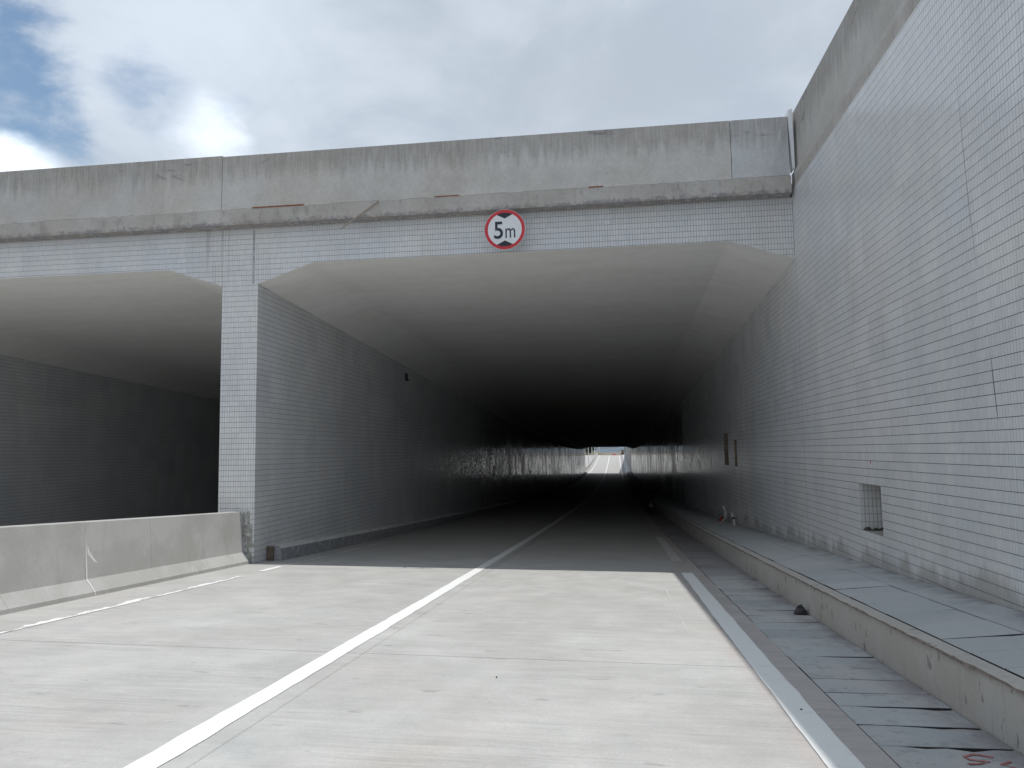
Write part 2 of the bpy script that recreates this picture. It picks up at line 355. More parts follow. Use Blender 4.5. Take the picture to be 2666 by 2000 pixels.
M_HILL = plain('hazy_hill', (0.105, 0.135, 0.165), 0.95, var=0.35, scale=0.012)  # distance haze is put into the blue-grey base colour
M_GREENPANEL = plain('green_sheet', (0.025, 0.085, 0.045), 0.6, var=0.2, scale=1.0)

# ---------------------------------------------------------------- object helpers
def link(name, me, mat=None, parent=None):
    o = bpy.data.objects.new(name, me); COL.objects.link(o)
    if me is not None and mat is not None and len(me.materials) == 0: me.materials.append(mat)
    if parent is not None: o.parent = parent
    return o
def mesh(name, verts, faces, smooth=False):
    me = bpy.data.meshes.new(name); me.from_pydata([tuple(v) for v in verts], [], [tuple(f) for f in faces]); me.update()
    if smooth: me.polygons.foreach_set('use_smooth', [True]*len(me.polygons))
    return me
def tag(o, label=None, cat=None, group=None, kind=None):
    if label: o['label'] = label
    if cat: o['category'] = cat
    if group: o['group'] = group
    if kind: o['kind'] = kind
    return o
def empty(name, loc=(0, 0, 0)):
    o = bpy.data.objects.new(name, None); COL.objects.link(o); o.location = loc; o.empty_display_size = 0.3
    return o
def hexa(v8):  # bottom 4 ccw, top 4 ccw
    return v8, [(3, 2, 1, 0), (4, 5, 6, 7), (0, 1, 5, 4), (1, 2, 6, 5), (2, 3, 7, 6), (3, 0, 4, 7)]
def box(x0, x1, y0, y1, z0, z1):
    return hexa([(x0, y0, z0), (x1, y0, z0), (x1, y1, z0), (x0, y1, z0), (x0, y0, z1), (x1, y0, z1), (x1, y1, z1), (x0, y1, z1)])
def join(parts):
    V, F = [], []
    for v, f in parts:
        k = len(V); V += list(v); F += [tuple(i+k for i in q) for q in f]
    return V, F
def bevelled_box(x0, x1, y0, y1, z0, z1, c):
    """box with chamfered top rim"""
    v = [(x0, y0, z0), (x1, y0, z0), (x1, y1, z0), (x0, y1, z0),
         (x0, y0, z1-c), (x1, y0, z1-c), (x1, y1, z1-c), (x0, y1, z1-c),
         (x0+c, y0+c, z1), (x1-c, y0+c, z1), (x1-c, y1-c, z1), (x0+c, y1-c, z1)]
    f = [(3, 2, 1, 0), (8, 9, 10, 11)]
    for a in (0, 4):
        for i in range(4):
            j = (i+1) % 4; f.append((a+i, a+j, a+4+j, a+4+i))
    return v, f
def tube(path, radii, n=10, caps=True):
    V, F = [], []
    P = [Vector(p) for p in path]
    for i, p in enumerate(P):
        t = (P[min(i+1, len(P)-1)] - P[max(i-1, 0)]).normalized()
        a = t.orthogonal().normalized() if abs(t.z) < 0.95 else Vector((1, 0, 0)).cross(t).normalized()
        b_ = t.cross(a)
        r = radii[i] if hasattr(radii, '__len__') else radii
        for k in range(n):
            th = 2*math.pi*k/n; V.append(tuple(p + a*math.cos(th)*r + b_*math.sin(th)*r))
    for i in range(len(P)-1):
        for k in range(n):
            F.append((i*n+k, i*n+(k+1) % n, (i+1)*n+(k+1) % n, (i+1)*n+k))
    if caps:
        F.append(tuple(range(n-1, -1, -1))); F.append(tuple((len(P)-1)*n+k for k in range(n)))
    return V, F
# profile of the sunken road: falls into the tunnel, rises after the far mouth
XL, XR, XP = -6.7917, 3.2083, -7.5291       # tunnel walls of the near bay, left face of the pier
XLL = -17.62                                 # far wall of the left bay
CF = 0.0137; Y_END = 154.0
def zr(y):
    if y < -96: return zr(-96) + (-96-y)*0.004
    if y > 262: return zr(262) + (y-262)*0.002
    return -0.048*y + 1.83e-4*y*y
def rd(x, y): return zr(y) - CF*(x - XL)
def yrange(y0, y1, step):
    n = max(1, int(math.ceil((y1-y0)/step))); return [y0+(y1-y0)*i/n for i in range(n+1)]
def extrude(profile, y0, y1, step=2.0, closed=True, base=zr, caps=True):
    ys = yrange(y0, y1, step); n = len(profile); V, F = [], []
    for y in ys:
        z = base(y)
        V += [(px, y, z+pz) for px, pz in profile]
    m = n if closed else n-1
    for i in range(len(ys)-1):
        for k in range(m):
            F.append((i*n+k, i*n+(k+1) % n, (i+1)*n+(k+1) % n, (i+1)*n+k))
    if closed and caps:
        F.append(tuple(range(n-1, -1, -1))); F.append(tuple((len(ys)-1)*n+k for k in range(n)))
    return V, F
def strip(x0, x1, y0, y1, dz, step=1.0, base=rd):
    ys = yrange(y0, y1, step); V, F = [], []
    for y in ys: V += [(x0, y, base(x0, y)+dz), (x1, y, base(x1, y)+dz)]
    for i in range(len(ys)-1): F.append((2*i, 2*i+1, 2*i+3, 2*i+2))
    return V, F

# ================================================================ SETTING
# ---- ground: one sheet round the sunken road, out to the horizon
def ground_z(y):
    if y < 158: return 6.80
    if y < 275: return 6.80 + (zr(275)-0.15-6.80)*((y-158)/117.0)
    return zr(275)-0.15
gv, gf = [], []
def gpatch(x0, x1, ys, x0b=None):
    k = len(gv)
    for y in ys: gv.extend([(x0, y, ground_z(y)), (x1, y, ground_z(y))])
    for i in range(len(ys)-1): gf.append((k+2*i, k+2*i+1, k+2*i+3, k+2*i+2))
gpatch(3.45, 2500, [-2500, -110, 158, 200, 240, 275, 2500])
gpatch(-2500, -17.9, [-2500, -110, 158, 200, 240, 275, 2500])
gpatch(-17.9, 3.45, [0.35, 80, 153.6])
gpatch(-17.9, 3.45, [275.0, 300, 2500])
gpatch(-17.9, 3.45, [-2500, -110])
ground = tag(link('ground', mesh('ground', gv, gf), M_SOIL), kind='structure')

# ---- road: cast concrete bays with open joints, over a dark bed
road = tag(link('road', mesh('road_bed', *strip(XL-0.1, 1.45, -110, 275, -0.06, 3.0)), M_DARK), kind='structure')
def road_slab(x0, x1, y0, y1, parent, mat):
    V, F = [], []
    ys = yrange(y0, y1, 2.0); c = 0.006
    for y in ys:
        yy = y
        V += [(x0, yy, rd(x0, yy)-0.05), (x0, yy, rd(x0, yy)-c), (x0+c, yy, rd(x0, yy)), (x1-c, yy, rd(x1, yy)), (x1, yy, rd(x1, yy)-c), (x1, yy, rd(x1, yy)-0.05)]
    n = 6
    for i in range(len(ys)-1):
        for k in range(n-1): F.append((i*n+k, i*n+k+1, (i+1)*n+k+1, (i+1)*n+k))
    F.append(tuple(range(n))); F.append(tuple(len(V)-n+k for k in range(n-1, -1, -1)))
    # orientation: top must face up
    F = [tuple(reversed(f)) for f in F]
    return link('road_slab', mesh('road_slab', V, F), mat, parent)
XJ = -2.235
yj = [-7.05+8.0*k for k in range(-12, 36)]
for i in range(len(yj)-1):
    for (a, b_) in ((XL-0.08, XJ-0.003), (XJ+0.003, 1.432)):
        road_slab(a, b_, yj[i]+0.004, yj[i+1]-0.004, road, M_ROAD)
# painted lines lie 4 mm above the slabs
def ragged_line(name, x0, x1, y0, y1, mat, jit0=0.0, jit1=0.0, step=0.12, dz=0.005):
    ys = yrange(y0, y1, step); V, F = [], []; o0 = o1 = 0.0
    for y in ys:
        o0 = 0.6*o0 + random.gauss(0, 1)*jit0; o1 = 0.6*o1 + random.gauss(0, 1)*jit1
        a, b_ = x0+o0, x1+o1
        if b_ - a < 0.01: a = b_-0.01
        V += [(a, y, rd(a, y)+dz), (b_, y, rd(b_, y)+dz)]
    for i in range(len(ys)-1): F.append((2*i, 2*i+1, 2*i+3, 2*i+2))
    return link(name, mesh(name, V, F), mat, road)
ragged_line('lane_line', -2.545, -2.375, -60, 20, M_LINE, 0.003, 0.003)
ragged_line('lane_line', -2.545, -2.375, 20, 130, M_LINE_MUD, 0.0, 0.0, 3.0)
ragged_line('lane_line', -2.545, -2.375, 130, 262, M_LINE, 0.0, 0.0, 3.0)
ragged_line('lane_line', 1.048, 1.240, -60, -0.12, M_LINE, 0.0025, 0.0025)
ragged_line('lane_line', 1.055, 1.245, 1.9, 9, M_LINE_MUD, 0.010, 0.010)
ragged_line('lane_line', 1.055, 1.245, 125, 262, M_LINE, 0.0, 0.0, 3.0)
ragged_line('lane_line', -6.075, -5.985, -60, -1.95, M_LINE_WORN, 0.030, 0.002, 0.07)
ragged_line('lane_line', -6.115, -5.995, -1.20, -0.42, M_LINE, 0.006, 0.004, 0.07)
ragged_line('lane_line', -6.03, -5.99, -0.42, 9.0, M_LINE_WORN, 0.012, 0.004, 0.1)
ragged_line('lane_line', -6.10, -5.96, 120, 262, M_LINE, 0.0, 0.0, 3.0)
# chalk rubbed along the shade edge
cv = [(0.655, -2.35), (0.66, -3.2), (0.655, -4.1), (0.665, -4.9), (0.67, -5.7)]
for (x, y), (x2, y2) in zip(cv[:-1], cv[1:]):
    w = random.uniform(0.003, 0.009); yy = y-random.uniform(0, .12); y2b = y2+random.uniform(0, .15)
    link('chalk_mark', mesh('chalk_mark', [(x-w, yy, rd(x, yy)+.004), (x2-w*.5, y2b, rd(x2, y2b)+.004), (x2+w*.5, y2b, rd(x2, y2b)+.004), (x+w, yy, rd(x, yy)+.004)], [(0, 1, 2, 3)]), M_CHALK, road)
# left carriageway
road2 = tag(link('road', mesh('road_left', *strip(XLL-0.1, XP+0.05, -110, 275, 0.0, 3.0)), M_ROAD), kind='structure')

# ---- gutter with concrete cover slabs
gut = tag(link('gutter', mesh('gutter_channel', *extrude([(1.436, -0.02), (1.436, -0.30), (2.19, -0.30), (2.19, 0.0)], -110, 275, 3.0, False, lambda y: rd(1.8, y)-0.002)), M_DARK), kind='structure')
def cover(x0, x1, y0, y1, parent, mat, name, top, gapn, th=0.10):
    """a slab whose far edge runs slightly askew and chipped, so that the joint opens towards one end"""
    g0, g1 = [min(0.095, (4.6 if th > .08 else 3.2)*q) for q in gapn]
    nx = 7; c = 0.004; V = []; F = []
    xs = [x0 + (x1-x0)*i/(nx-1) for i in range(nx)]
    far = [y1 - (g0 + (g1-g0)*i/(nx-1))*random.uniform(0.55, 1.3) for i in range(nx)]
    nearr = [y0 + random.uniform(0.0003, 0.0022) for i in range(nx)]
    dzs = random.uniform(-0.003, 0.003); tl = random.uniform(-0.004, 0.004)
    for i, x in enumerate(xs):
        t = (i/(nx-1)-0.5)*2*tl
        for (y, dz) in ((nearr[i], -th), (nearr[i], -c), (nearr[i]+c, 0), (far[i]-c, 0), (far[i], -c), (far[i], -th)):
            V.append((x, y, top(x, y)+dz+dzs+t))
    for i in range(nx-1):
        for k in range(5): F.append((i*6+k, (i+1)*6+k, (i+1)*6+k+1, i*6+k+1))
    F.append(tuple(range(6))); F.append(tuple((nx-1)*6+k for k in range(5, -1, -1)))
    me = mesh(name, V, F); me.materials.append(mat); me.materials.append(M_JOINT)
    me.polygons.foreach_set('material_index', [1 if (i < 5*(nx-1) and i % 5 in (0, 4)) or i >= 5*(nx-1) else 0 for i in range(len(F))])
    return link(name, me, None, parent)
gap_at = {-8.84: (0.004, 0.030), -8.45: (0.003, 0.014), -8.04: (0.003, 0.011), -7.70: (0.002, 0.006), -6.91: (0.004, 0.004), -6.07: (0.005, 0.007), -5.20: (0.003, 0.006), -4.37: (0.006, 0.003), -3.54: (0.005, 0.010), -2.72: (0.006, 0.008), -2.36: (0.005, 0.006)}
jy = [-8.84, -8.45, -8.04, -7.70, -7.30, -6.91, -6.49, -6.07, -5.63, -5.20, -4.78, -4.37, -3.95, -3.54, -3.13, -2.72, -2.36, -1.95, -1.60, -1.22, -0.85, -0.46, 0.0, 0.48]
y = -8.84
while y > -14: y -= random.uniform(.39, .43); jy.insert(0, y)
y = 0.48
while y < 36: y += random.uniform(.40, .44); jy.append(y)
gtop = lambda x, y: rd(1.8, y) - 0.004
for a, b_ in zip(jy[:-1], jy[1:]):
    g = gap_at.get(round(b_, 2))
    if g is None: g = random.choice([(0.003, 0.005), (0.002, 0.006), (0.004, 0.007), (0.003, 0.010), (0.008, 0.004)])
    cover(1.438+random.uniform(0.001, 0.010), 2.160, a, b_, gut, M_GUTTER, 'cover_slab', gtop, g)
link('channel_lining', mesh('channel_lining', *strip(1.44, 2.165, -110, -14.3, -0.004, 3.0, lambda x, y: rd(1.8, y))), M_GUTTER, gut)
link('channel_lining', mesh('channel_lining', *strip(1.44, 2.165, 36.4, 275, -0.004, 3.0, lambda x, y: rd(1.8, y))), M_GUTTER, gut)

# ---- walkway behind the kerb
XK = 2.170; ZK = 0.366
kbase = lambda y: rd(1.8, y)
def wtop(x, y): return kbase(y) + ZK + max(0.0, (x-XK))*0.082
walk = tag(link('walkway', mesh('walkway_bed', *extrude([(2.262, 0.20), (2.262, ZK-0.02), (2.268, ZK-0.06), (2.852, ZK-0.02), (2.852, ZK+0.056), (3.25, ZK+0.089)], -110, 154, 2.0, False, kbase)), M_WALK), kind='structure')
kprof = [(XK, -0.35), (XK, ZK-0.030), (XK-0.024, ZK-0.026), (XK-0.027, ZK-0.004), (XK-0.022, ZK), (2.258, ZK+0.006), (2.262, ZK), (2.262, -0.35)]
kj = [-8.17+1.7*k for k in range(-4, 27)]
for a, b_ in zip(kj[:-1], kj[1:]):
    V, F = extrude(kprof, a+0.0015, b_-0.0015, 0.10, True, kbase)
    V = [(x+(random.gauss(0, .0035) if abs(x-XK) < .03 and i % 8 in (2, 3, 4) else 0), y, z+(random.gauss(0, .0025) if i % 8 in (2, 3) else 0)) for i, (x, y, z) in enumerate(V)]
    me = mesh('kerb_stone', V, F); me.materials.append(M_KERB); me.materials.append(M_ARRIS)
    me.polygons.foreach_set('material_index', [1 if i % 8 in (1, 2) and i < len(F)-2 else 0 for i in range(len(F))])
    link('kerb_stone', me, None, walk)
link('kerb_run', mesh('kerb_run', *extrude(kprof, -110, kj[0], 3.0, True, kbase)), M_KERB, walk)
link('kerb_run', mesh('kerb_run', *extrude(kprof, kj[-1], 154, 3.0, True, kbase)), M_KERB, walk)
open_w = {-8.55: (.003, .003), -8.10: (.005, .010), -7.65: (.002, .012), -5.48: (.002, .006), -4.95: (.008, .010), -4.52: (.002, .003), -3.85: (.002, .003), -2.76: (.006, .008)}
wj = [-13.9, -13.45, -13.0, -12.55, -12.1, -11.65, -11.2, -10.75, -10.3, -9.9, -9.45, -9.0, -8.55, -8.10, -7.65, -7.1, -6.55, -6.0, -5.48, -4.95, -4.52, -4.18, -3.85, -3.3, -2.76]
y = -2.76
while y < 36: y += random.uniform(.44, .52); wj.append(y)
for a, b_ in zip(wj[:-1], wj[1:]):
    g = open_w.get(round(b_, 2)) or random.choice([(0.0008, 0.0012), (0.001, 0.002), (0.0012, 0.003)])
    if -6.9 < a < -5.3: xe = 2.828
    elif -9.4 < a < -7.0: xe = 2.832
    else: xe = 2.846
    cover(2.272+random.uniform(0, .006), xe+random.uniform(-.004, .003), a, b_, walk, M_WALK, 'paving_slab', wtop, g, 0.05)
for (a, b_) in ((-110, -14.0), (wj[-1], 154)):
    link('paving_run', mesh('paving_run', *strip(2.268, 2.85, a, b_, 0.0, 3.0, wtop)), M_WALK, walk)

# ================================================================ TILES
def tile_verts(cells, frame, th=0.006, jit=0.00025):
    """cells: (u0,u1,v_bottom_left,v_bottom_right,v_top); returns arrays for one mesh of separate tiles"""
    c = np.asarray(cells, dtype=float); n = len(c)
    u = np.stack([c[:, 0], c[:, 1], c[:, 1], c[:, 0]], 1); v = np.stack([c[:, 2], c[:, 3], c[:, 4], c[:, 4]], 1)
    w = th + RNG.uniform(-jit, jit, (n, 4))
    ins = 0.0008
    su = np.array([1, -1, -1, 1])*ins; sv = np.array([1, 1, -1, -1])*ins
    front = frame(u+su, v+sv, w); back = frame(u, v, np.zeros((n, 4)))
    V = np.concatenate([front, back], 1).reshape(-1, 3)
    return V, n
TILE_F = np.array([(0, 1, 2, 3), (4, 5, 1, 0), (5, 6, 2, 1), (6, 7, 3, 2), (7, 4, 0, 3)])
def tile_mesh(name, cells, frame, flip=False, mat=None):
    V, n = tile_verts(cells, frame)
    F = (TILE_F[None] + (np.arange(n)*8)[:, None, None]).reshape(-1, 4)
    if flip: F = F[:, ::-1]
    me = bpy.data.meshes.new(name)
    me.vertices.add(len(V)); me.vertices.foreach_set('co', V.astype(np.float32).ravel())
    me.loops.add(F.size); me.loops.foreach_set('vertex_index', F.astype(np.int32).ravel())
    me.polygons.add(len(F)); me.polygons.foreach_set('loop_start', np.arange(0, F.size, 4, dtype=np.int32))
    me.polygons.foreach_set('loop_total', np.full(len(F), 4, dtype=np.int32))
    me.update(calc_edges=True); me.shade_flat()
    if mat: me.materials.append(mat)
    return me
def project(P):
    d = Vector(P)-CAM; z = d.dot(fwd)
    return 1333+FPX*d.dot(cr)/z, 1000-FPX*d.dot(cu)/z, z
def split_largest(cells, centre, normal, k, keep=None):
    """indices of the k cells that show largest in the photograph"""
    sc = []
    for i, c in enumerate(cells):
        P = centre(c); px, py, z = project(P)
        if z < 0.5 or not (0 < px < 2666 and 0 < py < 2000): continue
        if keep and not keep(c, P): continue
        d = Vector(P)-CAM
        sc.append((abs(d.dot(normal))/d.length**3*(c[1]-c[0])*(c[4]-max(c[2], c[3])), i))
    sc.sort(reverse=True)
    return {i for _, i in sc[:k]}
GU, GV = 0.0042, 0.0056      # joint widths
def make_cells(u_lo, u_hi, vbot, vtop, skip=None):
    out = []
    for iu in range(int(math.floor(u_lo/TP_U)), int(math.ceil(u_hi/TP_U))):
        a, b_ = iu*TP_U+GU/2, (iu+1)*TP_U-GU/2
        a, b_ = max(a, u_lo), min(b_, u_hi)
        if b_-a < 0.006: continue
        bl, br = vbot(a), vbot(b_); tp_ = vtop((a+b_)/2)
        for iv in range(int(math.floor(min(bl, br)/TP_V)), int(math.ceil(tp_/TP_V))):
            z0, z1 = iv*TP_V+GV/2, (iv+1)*TP_V-GV/2
            z1 = min(z1, tp_); zl, zr_ = max(z0, bl), max(z0, br)
            if z1-min(zl, zr_) < 0.008: continue
            zl, zr_ = min(zl, z1-0.0018), min(zr_, z1-0.0018)
            if skip and skip((a+b_)/2, (z0+z1)/2): continue
            out.append((a, b_, zl, zr_, z1))
    return out
def snap(v, p): return round(v/p)*p
YT0, YT1 = -13.2, 24.0       # stretch of the side walls with modelled tiles
N1 = (snap(-3.70, TP_U), snap(-2.86, TP_U), snap(0.96, TP_V), snap(1.58, TP_V))
N2 = (snap(8.9, TP_U), snap(9.8, TP_U), snap(1.54, TP_V), snap(2.46, TP_V))
N3 = (snap(7.33, TP_U), snap(7.83, TP_U), snap(1.56, TP_V), snap(2.26, TP_V))
HOLES = (N1, N2, N3)
ZH, ZS, HW = 5.332, 5.6985, 1.13
ZT, ZWT = 6.438, 6.553
def rect_with_holes(frame, us, vs, holes, flip=False):
    V, F, mi = [], [], []
    for i in range(len(us)-1):
        for j in range(len(vs)-1):
            uc, vc = (us[i]+us[i+1])/2, (vs[j]+vs[j+1])/2
            if any(h[0] < uc < h[1] and h[2] < vc < h[3] for h in holes): continue
            k = len(V)
            V += [frame(us[i], vs[j]), frame(us[i+1], vs[j]), frame(us[i+1], vs[j+1]), frame(us[i], vs[j+1])]
            F.append((k+3, k+2, k+1, k) if flip else (k, k+1, k+2, k+3)); mi.append(0 if YT0 < uc < YT1 else 1)
    return V, F, mi

# ================================================================ RIGHT RETAINING WALL
rw = empty('retaining_wall', (XR, -6, 0.4))
tag(rw, 'tall white tiled retaining wall with concrete parapet along the right of the road', 'wall')
INV = Matrix.Translation(-rw.location)
def under(o, parent):
    """keep world coordinates of o when parented to an Empty that is not at the origin"""
    o.parent = parent; o.matrix_parent_inverse = parent.matrix_world.inverted() if False else Matrix.Translation(-Vector(parent.location))
    return o
XS = XR + 0.006
us = sorted({-110.0, YT0, 0.0, YT1, 154.0, N1[0], N1[1], N2[0], N2[1], N3[0], N3[1]})
vs = sorted({-4.5, 6.56, N1[2], N1[3], N2[2], N2[3], N3[2], N3[3]})
V, F, mi = rect_with_holes(lambda u, v: (XS, u, v), us, vs, HOLES, True)
me = mesh('wall_core', V, F); me.materials.append(M_GROUT); me.materials.append(M_TILE_FAR)
me.polygons.foreach_set('material_index', mi)
core = under(link('wall_core', me), rw)
frame_r = lambda u, v, w: np.stack([XS-w, u, v], -1)
wallfoot = lambda y: wtop(3.2, y)+0.004
def wtopf(y): return ZWT if y < 0 else ZH+zr(y)
cells = make_cells(YT0, YT1, wallfoot, wtopf, lambda u, v: any(h[0] < u < h[1] and h[2] < v < h[3] for h in HOLES) or (-0.006 < u < 0.006))
NICHE_T = []
for iv in range(int(round(N1[2]/TP_V)), int(round(N1[3]/TP_V))):
    for k in range(6): NICHE_T.append((k, iv))
big = split_largest(cells, lambda c: (XR, (c[0]+c[1])/2, (c[2]+c[4])/2), Vector((1, 0, 0)), 300-len(NICHE_T))
rest = [c for i, c in enumerate(cells) if i not in big]
field = under(link('tile_field', tile_mesh('tile_field', rest, frame_r, True, M_TILE_Y)), rw); tag(field, kind='stuff')
unit = {}
def single_tile(w_, h_, axis, mat):
    key = (round(w_, 4), round(h_, 4), axis)
    if key not in unit:
        if axis == 'y': fr = lambda u, v, w: np.stack([-w, u, v], -1)
        else: fr = lambda u, v, w: np.stack([u, -w, v], -1)
        unit[key] = tile_mesh('tile', [(0, w_, 0, 0, h_)], fr, axis == 'y', mat)
    return unit[key]
for i in sorted(big):
    c = cells[i]
    o = link('tile', single_tile(c[1]-c[0], c[4]-max(c[2], c[3]), 'y', M_TILE_Y)); o.location = (XS+random.uniform(-.0006, .0004), c[0], max(c[2], c[3])); under(o, rw)
    o.rotation_euler = (0, random.uniform(-.003, .003), random.uniform(-.005, .005))
# niches: open boxes sunk into the wall
def niche(h, depth, mat, name='niche'):
    u0, u1, v0, v1 = h; x0, x1 = XS, XS+depth
    v = [(x0, u0, v0), (x1, u0, v0), (x1, u1, v0), (x0, u1, v0), (x0, u0, v1), (x1, u0, v1), (x1, u1, v1), (x0, u1, v1)]
    f = [(0, 1, 2, 3), (7, 6, 5, 4), (0, 4, 5, 1), (2, 6, 7, 3), (1, 5, 6, 2)]
    return under(link(name, mesh(name, v, f), mat), rw)
M_NICHE = plain('niche_plaster', (0.36, 0.345, 0.315), 0.95, var=0.35, scale=7.0)
M_NICHE2 = plain('niche_brick', (0.22, 0.185, 0.145), 0.95, var=0.35, scale=9.0)
nb = niche(N1, 0.42, M_NICHE); niche(N2, 0.30, M_NICHE2); niche(N3, 0.22, M_NICHE2)
for k, iv in NICHE_T:      # tiles on the far reveal of the near niche
    o = link('tile', single_tile(TP_U-0.005, TP_V-0.005, 'x', M_TILE_X)); o.location = (XS+0.004+k*TP_U*1.02, N1[1]-0.001, iv*TP_V+0.003); under(o, rw)
lump = []
for k in range(5):
    lump.append(((XS+0.05+0.05*k+random.uniform(-.01, .01), N1[1]-0.08-random.uniform(0, .12), N1[2]), random.uniform(.02, .055)))
def blob(c, r, n=7, m=5, jit=0.25):
    V, F = [], []
    for j in range(m+1):
        th = math.pi*j/m
        for k in range(n):
            ph = 2*math.pi*k/n; rr = r*(1+random.uniform(-jit, jit))
            V.append((c[0]+rr*math.sin(th)*math.cos(ph), c[1]+rr*math.sin(th)*math.sin(ph), c[2]+rr*0.8*math.cos(th)))
    for j in range(m):
        for k in range(n): F.append((j*n+k, (j+1)*n+k, (j+1)*n+(k+1) % n, j*n+(k+1) % n))
    return V, F
under(link('rubble', mesh('rubble', *join([blob(c, r) for c, r in lump])), M_DARK), rw)
under(link('joint_strip', mesh('joint_strip', *box(XR-0.0012, XR+.004, -0.006, 0.004, 0.34, 5.36)), plain('joint_sealant', (0.30, 0.31, 0.33), .9)), rw)
# red paint dab
V = [(XR-0.0012, -3.39+0.016*math.cos(t), 1.82+0.024*math.sin(t)) for t in [2*math.pi*i/10 for i in range(10)]]
under(link('paint_dab', mesh('paint_dab', V, [tuple(range(9, -1, -1))]), M_RED), rw)
# open crack along a tile joint
cvx = [(-6.39, 5.41), (-6.42, 4.7), (-6.46, 4.1), (-6.52, 3.6)]; cvx2 = [(-6.655, 2.80), (-6.665, 2.6), (-6.69, 2.35), (-6.70, 2.22)]
for pts, w0 in ((cvx, .0022), (cvx2, .0045)):
    V, F = [], []
    for i, (yy, zz) in enumerate(pts):
        w = w0*(1 if 0 < i < len(pts)-1 else 0.2)
        V += [(XR-0.0014, yy-w, zz), (XR-0.0014, yy+w, zz)]
    for i in range(len(pts)-1): F.append((2*i, 2*i+1, 2*i+3, 2*i+2))
    under(link('crack', mesh('crack', V, F), M_BLACK), rw)
# parapet on the wall: ledge beam and upright panels; its top falls slightly towards the viewer
def ptop(y): return 7.93 + 0.010*max(y, -14.0)
def para_panel(y0, y1, jitx):
    x0 = XR+0.050+jitx; x1 = XR+0.32
    v = [(x0, y0, 6.84), (x1, y0, 6.84), (x1, y1, 6.84), (x0, y1, 6.84), (x0+.006, y0, ptop(y0)), (x1-.03, y0, ptop(y0)), (x1-.03, y1, ptop(y1)), (x0+.006, y1, ptop(y1))]
    return hexa(v)
edge = under(link('ledge_beam', mesh('ledge_beam', *box(XR+0.010, XR+0.5, -110, -0.005, 6.556, 6.836)), M_PARAPET), rw)
py = [-0.005, -1.3, -2.52, -3.78, -5.0, -6.2, -7.4, -8.6, -9.8, -11.0, -12.2, -13.4, -14.6]
for b_, a in zip(py[:-1], py[1:]):
    under(link('parapet_panel', mesh('parapet_panel', *para_panel(a+.0006, b_-.0006, random.uniform(-.0004, .0004))), M_PARAPET), rw)
under(link('parapet_run', mesh('parapet_run', *para_panel(-110, -14.602, 0)), M_PARAPET), rw)
bpy.context.view_layer.update()

# left retaining wall (open cutting on the other side)
lw = tag(link('retaining_wall', mesh('left_wall', *join([box(XLL-0.4, XLL, -110, -0.3, -1.0, 6.5), box(XLL-0.4, XLL-0.02, -110, -0.3, 6.503, 7.9)])), M_TILE_DULL),
         'tiled retaining wall on the far left side of the other carriageway', 'wall')

# ================================================================ UNDERPASS
up_ = empty('underpass', (XL-0.37, 0.0, 0.0))
tag(up_, 'twin-bay white tiled road underpass with stained concrete parapet', 'underpass')
# facade lower edge as a function of X
HWL = 1.12
def fac_bottom(x):
    if x >= XL:
        d = min(x-XL, XR-x)
        return ZH + (ZS-ZH)*min(1.0, max(0.0, d)/HW)
    if x >= XP: return -0.12
    d = min(XP-x, x-XLL)
    return ZH-0.016 + (ZS-ZH)*min(1.0, max(0.0, d)/HWL)
bx = [XLL, XLL+HWL, XP-HWL, XP-1e-6, XP, XL-1e-6, XL, XL+HW, XR-HW, XR]
V, F = [], []
for a, b_ in zip(bx[:-1], bx[1:]):
    if b_-a < 1e-4: continue
    k = len(V); ea, eb = a+1e-7, b_-1e-7
    V += [(a, 0.006, fac_bottom(ea)), (b_, 0.006, fac_bottom(eb)), (b_, 0.006, 6.6), (a, 0.006, 6.6)]; F.append((k, k+1, k+2, k+3))
facade = under(link('facade', mesh('facade', V, F), M_GROUT), up_)
frame_f = lambda u, v, w: np.stack([u, 0.006-w, v], -1)
def spall(u, v):
    """tiles knocked off the foot of the pier beside the barrier"""
    if not (XP < u < XL-0.045): return False
    edge_ = -6.83 - 0.10*max(0, (v-0.05))/0.9
    r = random.random()
    if v < 0.95 and u < edge_+0.05 and u > edge_-0.12: return r < 0.75
    if v < 0.6 and u < edge_+0.13 and u > edge_-0.12: return r < 0.35
    return False
fcells = make_cells(XLL, XP-0.0006, lambda x: fac_bottom(min(x, XP-1e-5)), lambda x: ZT) + make_cells(XP+0.0006, XL-0.0006, lambda x: -0.12, lambda x: ZT, spall) \
    + make_cells(XL+0.0006, XR-0.004, lambda x: fac_bottom(max(x, XL+1e-5)), lambda x: ZT)
bigf = split_largest(fcells, lambda c: (c[0], 0, (c[2]+c[4])/2), Vector((0, 1, 0)), 300, lambda c, P: P[0] > XP and abs(c[2]-c[3]) < 1e-6)
rest = [c for i, c in enumerate(fcells) if i not in bigf]
tag(link('tile_field', tile_mesh('facade_tiles', rest, frame_f, False, M_TILE_X), None, facade), kind='stuff')
for i in sorted(bigf):
    c = fcells[i]
    o = link('tile', single_tile(c[1]-c[0], c[4]-c[2], 'x', M_TILE_X), None, facade); o.location = (c[0], 0.006, c[2])
link('joint_strip', mesh('joint_strip', *box(-6.905, -6.862, -0.0015, 0.004, 5.34, 6.40)), plain('grey_sealant', (0.36, 0.375, 0.40), .9, var=.25, scale=12.), facade)
link('mortar_bed', mesh('mortar_bed', *box(-7.08, -6.835, 0.0035, 0.008, -0.1, 1.03)), M_MORTAR, facade)
